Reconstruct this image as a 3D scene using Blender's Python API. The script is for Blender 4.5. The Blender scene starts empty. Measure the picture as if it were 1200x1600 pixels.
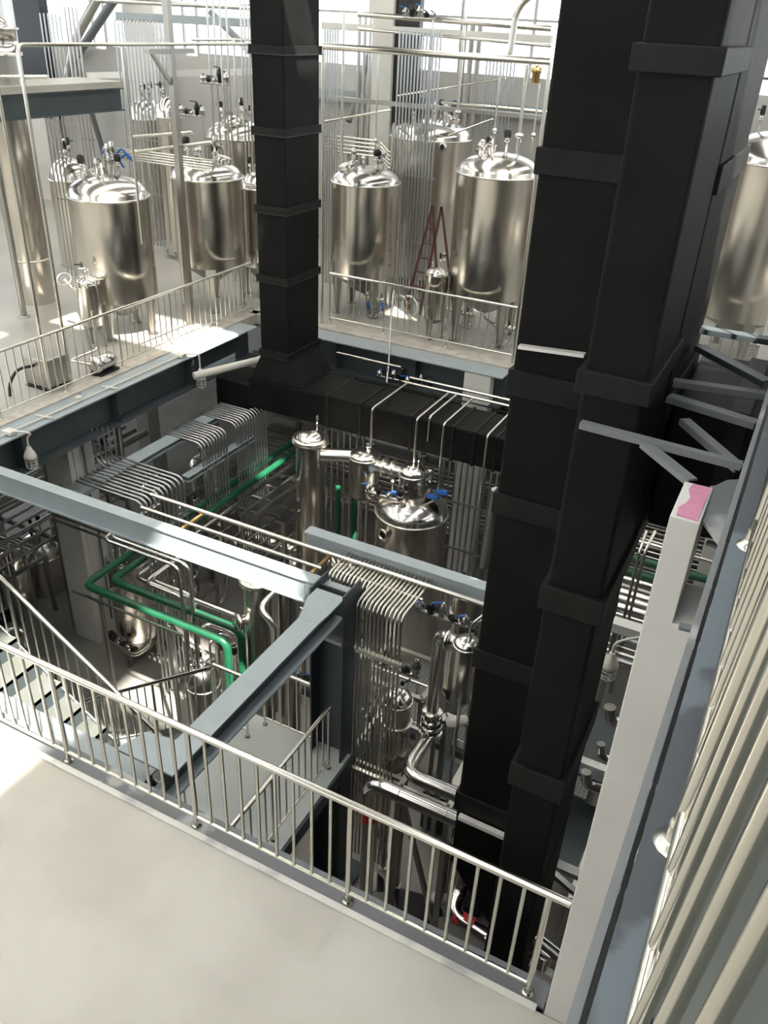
import bpy, math, random
from mathutils import Vector, Matrix
random.seed(7)
S = bpy.context.scene
COL = S.collection

# ------------------------------------------------------------------ camera
# hall axes: X along the near railing, Y away from it, Z up; mezzanine floor z=0, ground z=-5
YAW, PITCH, ROLL, FPX = -0.450996, 0.534242, -0.0496204, 1305.36
CAM = Vector((0.0, 0.0, 5.5))
def _axes():
    ca, sa = math.cos(YAW), math.sin(YAW); cb, sb = math.cos(PITCH), math.sin(PITCH)
    fwd = Vector((sa*cb, ca*cb, -sb)); right = Vector((ca, -sa, 0)); down = fwd.cross(right)
    cc, sc = math.cos(ROLL), math.sin(ROLL)
    return cc*right + sc*down, -sc*right + cc*down, fwd
RX, DN, FW = _axes()
cam_d = bpy.data.cameras.new('camera'); cam = bpy.data.objects.new('camera', cam_d); COL.objects.link(cam)
m = Matrix.Identity(4)
for i in range(3):
    m[i][0] = RX[i]; m[i][1] = -DN[i]; m[i][2] = -FW[i]; m[i][3] = CAM[i]
cam.matrix_world = m
cam_d.sensor_fit = 'VERTICAL'; cam_d.sensor_height = 36.0; cam_d.lens = 36.0*FPX/1600
cam_d.clip_start = 0.02; cam_d.clip_end = 200
S.camera = cam
S.view_settings.view_transform = 'Standard'; S.view_settings.look = 'None'
S.view_settings.gamma = 1.0; S.view_settings.use_curve_mapping = False
S.view_settings.exposure = 0.36

# ------------------------------------------------------------------ world, sun
w = bpy.data.worlds.new('sky'); S.world = w; w.use_nodes = True
nt = w.node_tree; nt.nodes.clear()
bg = nt.nodes.new('ShaderNodeBackground'); wo = nt.nodes.new('ShaderNodeOutputWorld')
bg.inputs[0].default_value = (0.93, 0.97, 1.0, 1); bg.inputs[1].default_value = 3.0
nt.links.new(bg.outputs[0], wo.inputs[0])
SUN = Vector((-0.45, 0.35, -0.82)).normalized()
sl = bpy.data.lights.new('sun', 'SUN'); sl.energy = 20.0; sl.angle = 0.02; sl.color = (1.0, 0.93, 0.82)
so = bpy.data.objects.new('sun', sl); COL.objects.link(so)
so.rotation_euler = SUN.to_track_quat('-Z', 'Y').to_euler(); so.location = (4, -4, 14)

# ------------------------------------------------------------------ photograph pixel -> hall coordinates on a known plane
def ray(x, y): return RX*((x-600)/FPX) + DN*((y-800)/FPX) + FW
def Zp(x, y, z): d = ray(x, y); return CAM + d*((z-CAM.z)/d.z)
def Yp(x, y, Y): d = ray(x, y); return CAM + d*(Y/d.y)
def Xp(x, y, X): d = ray(x, y); return CAM + d*(X/d.x)
def proj(p):
    v = Vector(p)-CAM; c = v.dot(FW); return 600+FPX*v.dot(RX)/c, 800+FPX*v.dot(DN)/c
def zat(X, Y, py):                       # height on the vertical line (X, Y) seen at pixel row py
    a, b = -8.0, 9.0
    for _ in range(40):
        c = (a+b)/2
        if proj((X, Y, c))[1] > py: a = c
        else: b = c
    return (a+b)/2
def axis_fit(l, r, cy):                  # silhouette pixels of an upright cylinder at depth cy -> cx, R
    dl, dr = ray(*l), ray(*r)
    al, ar = math.atan2(dl.x, dl.y), math.atan2(dr.x, dr.y)
    mm, h = (al+ar)/2, (ar-al)/2
    cx = cy*math.tan(mm); D = math.hypot(cx, cy)
    return cx, D*math.sin(h)
def zfront(cx, cy, R, py):
    D = math.hypot(cx, cy); k = (D-R)/D
    return zat(cx*k, cy*k, py)

# ------------------------------------------------------------------ materials
def mat(name, col, rough=0.5, metal=0.0, noise=0.0, nscale=8.0, col2=None, bump=0.0, bscale=40.0, aniso=0.0, stretch=None, rvar=0.0, lo=.35, hi=.65, detail=5):
    mt = bpy.data.materials.new(name); mt.use_nodes = True
    n = mt.node_tree.nodes; L = mt.node_tree.links; p = n['Principled BSDF']
    p.inputs['Base Color'].default_value = (*col, 1); p.inputs['Roughness'].default_value = rough; p.inputs['Metallic'].default_value = metal
    tc = n.new('ShaderNodeTexCoord'); src = tc.outputs['Object']
    if stretch:
        mp = n.new('ShaderNodeMapping'); mp.inputs['Scale'].default_value = stretch; L.new(src, mp.inputs[0]); src = mp.outputs[0]
    if col2:
        nz = n.new('ShaderNodeTexNoise'); nz.inputs['Scale'].default_value = nscale; nz.inputs['Detail'].default_value = detail; L.new(src, nz.inputs[0])
        cr = n.new('ShaderNodeValToRGB'); cr.color_ramp.elements[0].color = (*col, 1); cr.color_ramp.elements[1].color = (*col2, 1)
        cr.color_ramp.elements[0].position = lo; cr.color_ramp.elements[1].position = hi
        L.new(nz.outputs[0], cr.inputs[0]); L.new(cr.outputs[0], p.inputs['Base Color'])
    if rvar:
        nz = n.new('ShaderNodeTexNoise'); nz.inputs['Scale'].default_value = nscale; L.new(src, nz.inputs[0])
        mr = n.new('ShaderNodeMapRange'); mr.inputs[3].default_value = rough-rvar; mr.inputs[4].default_value = rough+rvar
        L.new(nz.outputs[0], mr.inputs[0]); L.new(mr.outputs[0], p.inputs['Roughness'])
    if bump:
        nz = n.new('ShaderNodeTexNoise'); nz.inputs['Scale'].default_value = bscale; nz.inputs['Detail'].default_value = 4; L.new(src, nz.inputs[0])
        b = n.new('ShaderNodeBump'); b.inputs['Strength'].default_value = bump; b.inputs['Distance'].default_value = .02
        L.new(nz.outputs[0], b.inputs['Height']); L.new(b.outputs[0], p.inputs['Normal'])
    if aniso:
        p.inputs['Anisotropic'].default_value = aniso
        t = n.new('ShaderNodeTangent'); t.direction_type = 'RADIAL'; t.axis = 'Z'; L.new(t.outputs[0], p.inputs['Tangent'])
    return mt
M = {}
M['steel'] = mat('brushed_stainless', (.67, .63, .575), .19, 1, aniso=.8)
M['polish'] = mat('polished_stainless', (.68, .66, .63), .19, 1, rvar=.05, nscale=4, bump=.06, bscale=3)
M['pipe'] = mat('stainless_pipe', (.60, .59, .57), .22, 1)
M['rail'] = mat('satin_stainless_rail', (.68, .66, .60), .24, 1)
M['tube'] = mat('galvanised_conduit', (.52, .53, .54), .33, 1)
M['dull'] = mat('dull_stainless', (.40, .39, .36), .38, 1)
M['black'] = mat('black_rubber_insulation', (.0045, .0045, .0045), .6, 0, col2=(.0075, .0075, .0073), nscale=2.5, bump=.25, bscale=3.5)
M['black'].node_tree.nodes['Principled BSDF'].inputs['Specular IOR Level'].default_value = .12
M['black2'] = mat('black_insulation_strip', (.0085, .0085, .0083), .55, 0, col2=(.013, .013, .0125), nscale=5, bump=.15, bscale=9)
M['black2'].node_tree.nodes['Principled BSDF'].inputs['Specular IOR Level'].default_value = .15
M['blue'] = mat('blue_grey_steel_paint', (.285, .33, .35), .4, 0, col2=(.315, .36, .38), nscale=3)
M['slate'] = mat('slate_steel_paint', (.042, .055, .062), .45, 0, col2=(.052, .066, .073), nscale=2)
M['scuff'] = mat('scuffed_grey_paint', (.15, .16, .17), .5, 0, col2=(.36, .37, .37), nscale=1.7, lo=.60, hi=.66, detail=8)
M['blotch'] = mat('blotched_edge_paint', (.055, .062, .075), .55, 0, col2=(.105, .13, .15), nscale=1.8, lo=.5, hi=.53, detail=9)
M['kerb'] = mat('bare_kerb_steel', (.66, .65, .62), .42, .2, col2=(.36, .36, .36), nscale=3.5, bump=.4, bscale=20, lo=.5, hi=.72)
M['white'] = mat('white_column_paint', (.60, .59, .56), .5, 0, col2=(.66, .65, .62), nscale=1.5, bump=.05, bscale=12)
M['pink'] = mat('pink_primer', (.56, .22, .35), .6, 0, col2=(.62, .27, .40), nscale=20)
M['wall'] = mat('off_white_wall', (.42, .415, .40), .8, 0, col2=(.48, .47, .45), nscale=.8)
M['deck'] = mat('grey_roof_deck', (.12, .12, .12), .8)
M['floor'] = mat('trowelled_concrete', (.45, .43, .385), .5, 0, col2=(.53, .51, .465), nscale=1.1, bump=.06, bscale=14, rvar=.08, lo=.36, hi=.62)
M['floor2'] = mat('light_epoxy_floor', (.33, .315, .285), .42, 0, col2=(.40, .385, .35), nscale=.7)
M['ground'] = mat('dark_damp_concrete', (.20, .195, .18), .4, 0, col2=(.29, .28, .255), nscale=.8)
M['edge'] = mat('rough_concrete_edge', (.38, .35, .31), .85, 0, col2=(.52, .49, .44), nscale=5, bump=.3, bscale=25)
M['plate'] = mat('grey_green_floor_plate', (.085, .093, .085), .5, 0, col2=(.115, .125, .115), nscale=1.4)
M['landing'] = mat('pale_grey_landing_plate', (.36, .385, .375), .45, 0, col2=(.42, .44, .43), nscale=1.4)
M['green'] = mat('green_pipe_paint', (.010, .085, .042), .32, 0, col2=(.014, .10, .05), nscale=4)
M['bluep'] = mat('blue_plastic', (.02, .12, .42), .4)
M['red'] = mat('red_label', (.42, .02, .02), .5)
M['iron'] = mat('dark_valve_iron', (.02, .02, .022), .4, .3)
M['rust'] = mat('dark_red_ladder_paint', (.09, .03, .025), .5)
M['plast'] = mat('cream_lamp_housing', (.62, .60, .55), .45)
M['clear'] = mat('clear_hose', (.75, .75, .72), .25)
M['brass'] = mat('brass', (.6, .42, .18), .3, 1)
M['wood'] = mat('timber_block', (.5, .38, .24), .7)
M['wet'] = mat('black_spill', (.01, .01, .01), .12)
def checker():
    mt = mat('checker_plate', (.33, .33, .33), .38, .6); n = mt.node_tree.nodes; L = mt.node_tree.links
    tc = n.new('ShaderNodeTexCoord'); mp = n.new('ShaderNodeMapping'); mp.inputs['Rotation'].default_value = (0, 0, .785); mp.inputs['Scale'].default_value = (22, 22, 22)
    ck = n.new('ShaderNodeTexChecker'); ck.inputs['Scale'].default_value = 1.0
    ck.inputs[1].default_value = (.40, .40, .40, 1); ck.inputs[2].default_value = (.24, .24, .245, 1)
    b = n.new('ShaderNodeBump'); b.inputs['Strength'].default_value = .5; b.inputs['Distance'].default_value = .01
    L.new(tc.outputs['Object'], mp.inputs[0]); L.new(mp.outputs[0], ck.inputs[0]); L.new(ck.outputs[0], n['Principled BSDF'].inputs['Base Color'])
    L.new(ck.outputs[1], b.inputs['Height']); L.new(b.outputs[0], n['Principled BSDF'].inputs['Normal']); return mt
M['checker'] = checker()
def glassy(name, tint, gl=.12):
    mt = bpy.data.materials.new(name); mt.use_nodes = True; n = mt.node_tree.nodes; L = mt.node_tree.links; n.remove(n['Principled BSDF'])
    t = n.new('ShaderNodeBsdfTransparent'); t.inputs[0].default_value = (*tint, 1); g = n.new('ShaderNodeBsdfGlossy'); g.inputs[1].default_value = .05
    mx = n.new('ShaderNodeMixShader'); mx.inputs[0].default_value = gl
    L.new(t.outputs[0], mx.inputs[1]); L.new(g.outputs[0], mx.inputs[2]); L.new(mx.outputs[0], n['Material Output'].inputs[0]); return mt
M['glass'] = glassy('window_glass', (.93, .96, .97), .06)
M['hose'] = glassy('clear_plastic_hose', (.72, .74, .74), .45)
def transl():
    mt = bpy.data.materials.new('translucent_roof_sheet'); mt.use_nodes = True; n = mt.node_tree.nodes; L = mt.node_tree.links; n.remove(n['Principled BSDF'])
    t = n.new('ShaderNodeBsdfTranslucent'); t.inputs[0].default_value = (.8, .8, .78, 1); L.new(t.outputs[0], n['Material Output'].inputs[0]); return mt
M['sheet'] = transl()

# ------------------------------------------------------------------ mesh builder
def _basis(d):
    d = d.normalized(); a = Vector((0, 0, 1)) if abs(d.z) < .9 else Vector((0, 1, 0))
    u = a.cross(d).normalized(); return u, d.cross(u)
def rounded(pts, br):
    pts = [Vector(p) for p in pts]; out = [pts[0]]
    for i in range(1, len(pts)-1):
        a, b, c = pts[i-1], pts[i], pts[i+1]; d1, d2 = (a-b), (c-b)
        if d1.length < 1e-6 or d2.length < 1e-6: continue
        t = min(br, d1.length*.48, d2.length*.48)
        p1, p2 = b+d1.normalized()*t, b+d2.normalized()*t
        for k in range(6):
            s = k/5; out.append(p1*(1-s)**2 + b*2*s*(1-s) + p2*s*s)
    out.append(pts[-1]); return out
class MB:
    def __init__(s): s.v = []; s.f = []; s.sm = []
    def _add(s, vs, fs, sm=False):
        o = len(s.v); s.v += [Vector(v) for v in vs]; s.f += [[i+o for i in f] for f in fs]; s.sm += [sm]*len(fs); return s
    def box(s, x0, y0, z0, x1, y1, z1):
        if x0 > x1: x0, x1 = x1, x0
        if y0 > y1: y0, y1 = y1, y0
        if z0 > z1: z0, z1 = z1, z0
        v = [(x, y, z) for z in (z0, z1) for y in (y0, y1) for x in (x0, x1)]
        return s._add(v, [(0, 2, 3, 1), (4, 5, 7, 6), (0, 1, 5, 4), (2, 6, 7, 3), (0, 4, 6, 2), (1, 3, 7, 5)])
    def section(s, p0, p1, prof, up=None):       # extrude a closed profile [(u, v)] along p0-p1; u sideways, v up
        p0, p1 = Vector(p0), Vector(p1); d = (p1-p0).normalized()
        if up is None: up = Vector((0, 0, 1)) if abs(d.z) < .9 else Vector((0, 1, 0))
        u = d.cross(Vector(up)).normalized(); v = u.cross(d); n = len(prof)
        vs = [p0+u*a+v*b for a, b in prof]+[p1+u*a+v*b for a, b in prof]
        return s._add(vs, [list(range(n))[::-1], list(range(n, 2*n))]+[(i, (i+1) % n, n+(i+1) % n, n+i) for i in range(n)])
    def bar(s, p0, p1, w, h, up=None): return s.section(p0, p1, [(-w/2, -h/2), (w/2, -h/2), (w/2, h/2), (-w/2, h/2)], up)
    def hbeam(s, p0, p1, w, h, tw=.012, tf=.018, up=None):
        a, b, t = w/2, h/2, tw/2
        return s.section(p0, p1, [(-a, -b), (a, -b), (a, -b+tf), (t, -b+tf), (t, b-tf), (a, b-tf), (a, b), (-a, b), (-a, b-tf), (-t, b-tf), (-t, -b+tf), (-a, -b+tf)], up)
    def channel(s, p0, p1, w, h, t=.014, side=1, up=None):   # flanges on one side
        a, b = w*side, h/2
        pr = [(0, -b), (a, -b), (a, -b+t), (t*side, -b+t), (t*side, b-t), (a, b-t), (a, b), (0, b)]
        return s.section(p0, p1, pr if side > 0 else pr[::-1], up)
    def tube(s, pts, r, bend=None, seg=10, cap=True):
        pts = rounded(pts, bend if bend is not None else r*3) if len(pts) > 2 else [Vector(p) for p in pts]
        q = [pts[0]]
        for p in pts[1:]:
            if (p-q[-1]).length > 1e-5: q.append(p)
        pts = q
        if len(pts) < 2: return s
        u, v = _basis(pts[1]-pts[0]); rings = []
        for i, p in enumerate(pts):
            d = (pts[min(i+1, len(pts)-1)]-pts[max(i-1, 0)]).normalized()
            u = (u-d*u.dot(d)).normalized(); v = d.cross(u)
            rings.append([p+u*r*math.cos(2*math.pi*k/seg)+v*r*math.sin(2*math.pi*k/seg) for k in range(seg)])
        vs = [x for rg in rings for x in rg]; n = len(rings)
        fs = [(i*seg+k, i*seg+(k+1) % seg, (i+1)*seg+(k+1) % seg, (i+1)*seg+k) for i in range(n-1) for k in range(seg)]
        s._add(vs, fs, True)
        if cap:
            s._add(rings[0], [list(range(seg))[::-1]]); s._add(rings[-1], [list(range(seg))])
        return s
    def lathe(s, cx, cy, prof, seg=48, axis=None, org=None):   # profile (r, z); axis/org for lying ones
        vs = []; fs = []; n = len(prof)
        if axis is None: O, U, V, W = Vector((cx, cy, 0)), Vector((1, 0, 0)), Vector((0, 1, 0)), Vector((0, 0, 1))
        else: W = Vector(axis).normalized(); U, V = _basis(W); O = Vector(org)
        for r, z in prof:
            for k in range(seg):
                a = 2*math.pi*k/seg; vs.append(O+U*(r*math.cos(a))+V*(r*math.sin(a))+W*z)
        for i in range(n-1):
            for k in range(seg): fs.append((i*seg+k, i*seg+(k+1) % seg, (i+1)*seg+(k+1) % seg, (i+1)*seg+k))
        s._add(vs, fs, True)
        if prof[0][0] > 1e-4: s._add(vs[:seg], [list(range(seg))[::-1]])
        if prof[-1][0] > 1e-4: s._add(vs[-seg:], [list(range(seg))])
        return s
    def torus(s, c, R, r, axis=(0, 0, 1), seg=24, rs=6):
        W = Vector(axis).normalized(); U, V = _basis(W); c = Vector(c); vs = []; fs = []
        for i in range(seg):
            a = 2*math.pi*i/seg; d = U*math.cos(a)+V*math.sin(a)
            for k in range(rs): b = 2*math.pi*k/rs; vs.append(c+d*(R+r*math.cos(b))+W*(r*math.sin(b)))
        for i in range(seg):
            for k in range(rs): fs.append((i*rs+k, ((i+1) % seg)*rs+k, ((i+1) % seg)*rs+(k+1) % rs, i*rs+(k+1) % rs))
        return s._add(vs, fs, True)
    def prism(s, poly, z0, z1):
        n = len(poly); v = [(x, y, z0) for x, y in poly]+[(x, y, z1) for x, y in poly]
        return s._add(v, [list(range(n))[::-1], list(range(n, 2*n))]+[(i, (i+1) % n, n+(i+1) % n, n+i) for i in range(n)])
    def build(s, name, m, parent=None, loc=None, bevel=0, label=None):
        if parent is not None: o0 = parent_origin(parent)
        else: o0 = Vector(loc) if loc is not None else Vector((sum(v.x for v in s.v)/len(s.v), sum(v.y for v in s.v)/len(s.v), min(v.z for v in s.v)))
        me = bpy.data.meshes.new(name); me.from_pydata([tuple(v-o0) for v in s.v], [], s.f)
        me.polygons.foreach_set('use_smooth', s.sm); me.update()
        me.materials.append(M[m] if isinstance(m, str) else m)
        ob = bpy.data.objects.new(name, me); COL.objects.link(ob)
        if parent is not None: ob.parent = parent; ORG[ob.name] = o0
        else: ob.location = o0; ORG[ob.name] = o0
        if bevel:
            bm = ob.modifiers.new('bevel', 'BEVEL'); bm.width = bevel; bm.segments = 2; bm.limit_method = 'ANGLE'
        if label: ob['label'] = label
        return ob
ORG = {}
def parent_origin(o): return ORG[o.name]
def thing(name, label, cat, loc, group=None):
    o = bpy.data.objects.new(name, None); COL.objects.link(o); o.empty_display_size = .2
    o.location = loc; ORG[o.name] = Vector(loc); o['label'] = label; o['category'] = cat
    if group: o['group'] = group
    return o
def tag(o, label, cat, group=None, kind=None):
    o['label'] = label; o['category'] = cat
    if group: o['group'] = group
    if kind: o['kind'] = kind
    return o
def struct(o, label=None, cat=None):
    o['kind'] = 'structure'
    if label: o['label'] = label
    if cat: o['category'] = cat
    return o
def pipe(name, label, pts, r, m='pipe', bend=None, cat='pipe', seg=12, group=None):
    return tag(MB().tube(pts, r, bend, seg).build(name, m), label, cat, group)

# ------------------------------------------------------------------ railing builder
def railing(label, p0, p1, posts, gaps, lean=(0, 0), h=1.0256, hr=.025, pr=.019, br=.011, name='railing', low=.12, flange=True, mt='rail', ext=(0, 0), post_over=None):
    """posts: fractions along p0-p1 carrying a post; gaps: balusters between neighbouring posts"""
    p0, p1 = Vector(p0), Vector(p1); up = Vector((lean[0], lean[1], 1)); d = p1-p0; dn = d.normalized()
    t = thing(name, label, 'railing', (p0+p1)/2)
    MB().tube([p0+up*h-dn*ext[0], p1+up*h+dn*ext[1]], hr, seg=12).build('handrail', mt, t)
    MB().tube([p0+up*low, p1+up*low], hr*.62, seg=8).build('bottom_rail', mt, t)
    for f in posts:
        b = p0+d*f
        ob = MB().tube([b, b+up*(h-hr*.5)], pr, seg=10).build('post', mt, t)
        if flange:
            MB().lathe(0, 0, [(pr*2.2, 0), (pr*2.2, .006), (pr*1.5, .014), (pr*1.15, .03), (pr*1.1, .06)], 14, (0, 0, 1), b).build('base_flange', mt, ob)
    for i in range(len(posts)-1):
        for k in range(1, gaps[i]):
            b = p0+d*(posts[i]+(posts[i+1]-posts[i])*k/gaps[i])
            MB().tube([b+up*low, b+up*(h-hr*.4)], br, seg=8).build('baluster', mt, t)
    return t

# ------------------------------------------------------------------ vessel builder
def dome(R, z0, z1, n=9):               # dished head profile
    return [(R*math.cos(a), z0+(z1-z0)*math.sin(a)) for a in [math.pi/2*i/n for i in range(n+1)]][:-1]+[(.001, z1)]
def vessel(label, cx, cy, R, zb, zr, za, legs=4, zfoot=0.0, bottom='dish', name='process_tank', cat='tank', band=True, fit=5, seed=1, ang=.6, cone=.5, legR=None, shell='steel', seg=56, manhole=None, leg_w=.09):
    rnd = random.Random(seed)
    t = thing(name, label, cat, (cx, cy, zfoot if legs else zb))
    MB().lathe(cx, cy, [(R, zb), (R, zr)], seg).build('shell', shell, t)
    MB().lathe(cx, cy, [(R*1.005, zr-.005)]+dome(R*.985, zr+.02, za), seg).build('domed_head', 'polish', t)
    if band: MB().torus((cx, cy, zr), R*1.01, .02 if R > .4 else .012, seg=seg).build('rim_band', 'rail', t)
    if bottom == 'cone': MB().lathe(cx, cy, [(.04, zb-cone), (R*.25, zb-cone*.85), (R*.85, zb-cone*.12), (R*.995, zb)], seg).build('bottom_cone', 'dull', t)
    elif bottom == 'dish': MB().lathe(cx, cy, [(.05, zb-cone), (R*.5, zb-cone*.85), (R*.85, zb-cone*.45), (R*.995, zb)], seg).build('bottom_dish', 'dull', t)
    for i in range(legs):
        a = ang+2*math.pi*i/legs; rr = R*.84; fx, fy = cx+rr*math.cos(a), cy+rr*math.sin(a)
        ux, uy = -math.sin(a), math.cos(a)
        l = MB(); w1, w0 = leg_w*1.25, leg_w*.5
        vs = []
        for z, ww in ((zfoot+.02, w0), (zb+.12, w1)):
            for sx, sr in ((-1, -1), (1, -1), (1, 1), (-1, 1)): vs.append((fx+ux*ww*sx+math.cos(a)*ww*.6*sr, fy+uy*ww*sx+math.sin(a)*ww*.6*sr, z))
        l._add(vs, [(3, 2, 1, 0), (4, 5, 6, 7), (0, 1, 5, 4), (1, 2, 6, 5), (2, 3, 7, 6), (3, 0, 4, 7)])
        lo = l.build('leg', 'dull', t, bevel=.01)
        MB().lathe(fx, fy, [(leg_w*1.1, zfoot), (leg_w*1.1, zfoot+.02)], 14).build('foot_plate', 'dull', lo)
    # nozzles and fittings on the head
    for i in range(fit):
        a = rnd.uniform(0, 6.28); q = rnd.uniform(.2, .62)*R; x, y = cx+q*math.cos(a), cy+q*math.sin(a)
        zs = zr+(za-zr)*math.sqrt(max(0, 1-(q/R)**2)); hh = rnd.uniform(.1, .24)*min(1, R/.6+.2); r = rnd.uniform(.016, .03)*min(1.2, R/.6+.2)
        nz = MB().lathe(x, y, [(r, zs-.03), (r, zs+hh), (r*1.7, zs+hh), (r*1.7, zs+hh+.02), (r, zs+hh+.02), (r, zs+hh*1.4)], 12).build('nozzle', 'pipe', t)
        if i % 2 == 0:
            b = MB(); b.lathe(x, y, [(r*1.3, zs+hh*1.4), (r*2, zs+hh*1.5), (r*2, zs+hh*2.1), (r*1.2, zs+hh*2.25)], 12); b.bar((x, y, zs+hh*1.8), (x+.12*math.cos(a+1), y+.12*math.sin(a+1), zs+hh*1.9), .02, .02)
            b.build('valve', 'iron' if i % 4 == 0 else 'pipe', nz)
    if manhole:
        a, q = manhole; x, y = cx+q*R*math.cos(a), cy+q*R*math.sin(a); zs = zr+(za-zr)*math.sqrt(max(0, 1-q*q))
        mh = MB().lathe(0, 0, [(.19, -.06), (.19, .05), (.21, .05), (.21, .08), (.12, .11), (.001, .12)], 24, (math.cos(a)*.35*q*2, math.sin(a)*.35*q*2, 1), (x, y, zs)).build('manway', 'polish', t)
        MB().torus((x, y, zs+.17), .09, .009, (1, .3, .2), 16, 5).build('manway_handle', 'iron', mh)
    return t

# ================================================================== SETTING
H2 = 1.0256
GZ = -5.0
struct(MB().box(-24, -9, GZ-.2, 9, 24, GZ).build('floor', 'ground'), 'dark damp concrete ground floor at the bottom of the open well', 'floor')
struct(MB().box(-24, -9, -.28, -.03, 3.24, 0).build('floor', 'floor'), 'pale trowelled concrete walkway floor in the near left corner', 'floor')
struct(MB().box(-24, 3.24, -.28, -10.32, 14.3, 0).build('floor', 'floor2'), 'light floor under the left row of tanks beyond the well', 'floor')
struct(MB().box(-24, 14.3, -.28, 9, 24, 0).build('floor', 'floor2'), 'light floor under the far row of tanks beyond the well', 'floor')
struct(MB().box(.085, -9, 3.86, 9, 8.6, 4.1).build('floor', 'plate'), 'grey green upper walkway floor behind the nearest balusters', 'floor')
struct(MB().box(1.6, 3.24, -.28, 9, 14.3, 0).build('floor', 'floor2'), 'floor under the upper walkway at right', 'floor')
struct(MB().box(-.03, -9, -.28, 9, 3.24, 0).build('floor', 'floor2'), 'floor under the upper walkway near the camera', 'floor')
# rough bare concrete margins
struct(MB().box(-10.32, 3.5, -.2, -10.1, 14.4, .012).build('trim_1', 'edge'), 'rough concrete margin under the left railing', 'trim')
struct(MB().box(-10.3, 14.22, -.2, -4.35, 14.75, .012).build('trim_2', 'edge'), 'rough concrete margin under the far railing', 'trim')
# steel edge beams of the well
def edge_beam(label, p0, p1, w, h, face, top='blue', web='slate'):
    p0, p1 = Vector(p0), Vector(p1); f = Vector(face)
    t = thing('edge_beam', label, 'beam', (p0+p1)/2-Vector((0, 0, h)))
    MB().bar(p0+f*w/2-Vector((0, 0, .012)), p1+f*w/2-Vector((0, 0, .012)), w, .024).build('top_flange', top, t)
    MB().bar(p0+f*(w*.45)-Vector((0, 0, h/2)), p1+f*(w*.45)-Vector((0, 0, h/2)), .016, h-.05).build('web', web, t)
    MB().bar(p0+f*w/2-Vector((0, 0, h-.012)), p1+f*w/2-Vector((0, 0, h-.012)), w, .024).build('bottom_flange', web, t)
    n = max(2, int((p1-p0).length/1.7))
    for i in range(1, n):
        q = p0+(p1-p0)*(i/n)+f*(w*.7)-Vector((0, 0, h/2))
        d = (p1-p0).normalized()
        MB().bar(q-d*.006, q+d*.006, w*.45, h-.06).build('stiffener', web, t)
    return t
edge_beam('long blue-grey steel beam carrying the left railing and the caged lamps', (-10.1, 3.6, -.01), (-10.1, 13.6, -.01), .45, .62, (1, 0, 0))
edge_beam('long blue-grey steel beam carrying the far railing', (-9.65, 14.2, -.01), (-4.4, 14.2, -.01), .5, .62, (0, -1, 0))
edge_beam('dark blue-grey beam end behind the big black ducts, under the right far railing', (-3.2, 14.8, -.01), (3.5, 14.8, -.01), .5, .5, (0, -1, 0), 'scuff', 'slate')
t = thing('edge_beam', 'scuffed grey steel channel along the edge of the near concrete walkway', 'beam', (-5, 3.36, -.3))
MB().box(-12, 3.275, -.03, -.26, 3.455, -.004).build('top_flange', 'scuff', t)
MB().box(-12, 3.3, -.3, -.26, 3.32, -.03).build('web', 'slate', t)
MB().box(-12, 3.275, -.33, -.26, 3.50, -.3).build('bottom_flange', 'slate', t)
tag(MB().box(-12, 3.222, -.02, -.30, 3.272, .02).build('kerb_strip', 'kerb'), 'bare bright steel kerb strip between concrete and grey channel', 'kerb')
tag(MB().box(-12, 3.60, -.32, -3.95, 3.82, -.30).build('ledge_plate', 'blue'), 'pale blue steel flange just behind the left part of the near railing', 'ledge')
# back and side walls: white panels, ledges and window bands
struct(MB().box(-24, 21, GZ, 7, 21.2, 4.35).build('wall_back', 'wall'), 'off white rear wall of the hall', 'wall')
struct(MB().box(-24, 21, 6.5, 7, 21.2, 9).build('wall_back', 'wall'), 'off white rear wall above the windows', 'wall')
struct(MB().box(-24.1, -9, GZ, -24, 10, -.6).build('wall_left', 'wall'), 'lower left wall near the camera', 'wall')
lw = MB()
for k in range(6): lw.box(-24.15, 10+k*2, -4.6, -24.05, 10.12+k*2, -.6)
lw.box(-24.15, 10, -2.7, -24.05, 21, -2.6); struct(lw.build('window_7', 'wall'), 'window frames of the lower left wall', 'window')
struct(MB().box(-24.2, -9, -.6, -24, 21, 3.4).build('wall_left', 'wall'), 'off white left wall of the hall', 'wall')
struct(MB().box(-24.2, -9, 6.6, -24, 21, 9).build('wall_left', 'wall'), 'off white left wall above the windows', 'wall')
struct(MB().box(-14, 20.7, 3.6, -5, 21, 3.85).build('trim_3', 'blue'), 'blue grey ledge across the rear wall', 'trim')
for i, (a, b) in enumerate([(-24, -20.3), (-19.9, -17.0), (-16.6, -11.2), (-10.6, -5.2), (-4.8, 6.8)]):
    f = MB()
    f.box(a, 21.02, 4.35, b, 21.1, 4.43); f.box(a, 21.02, 6.42, b, 21.1, 6.5)
    n = max(2, int((b-a)/1.5))
    for k in range(n+1): x = a+(b-a-.06)*k/n; f.box(x, 21.02, 4.43, x+.06, 21.1, 6.42)
    f.box(a, 21.03, 5.55, b, 21.09, 5.6)
    fo = struct(f.build('window_%d' % (i+1), 'wall'))
    MB().box(a, 21.055, 4.43, b, 21.065, 6.42).build('pane', 'glass', fo)
f = MB(); f.box(-24.15, -6, 3.4, -24.05, 21, 3.5); f.box(-24.15, -6, 6.5, -24.05, 21, 6.6)
for k in range(19): y = -6+k*1.5; f.box(-24.15, y, 3.5, -24.05, y+.07, 6.5)
fo = struct(f.build('window_6', 'wall')); MB().box(-24.105, -6, 3.5, -24.095, 21, 6.5).build('pane', 'glass', fo)
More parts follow.
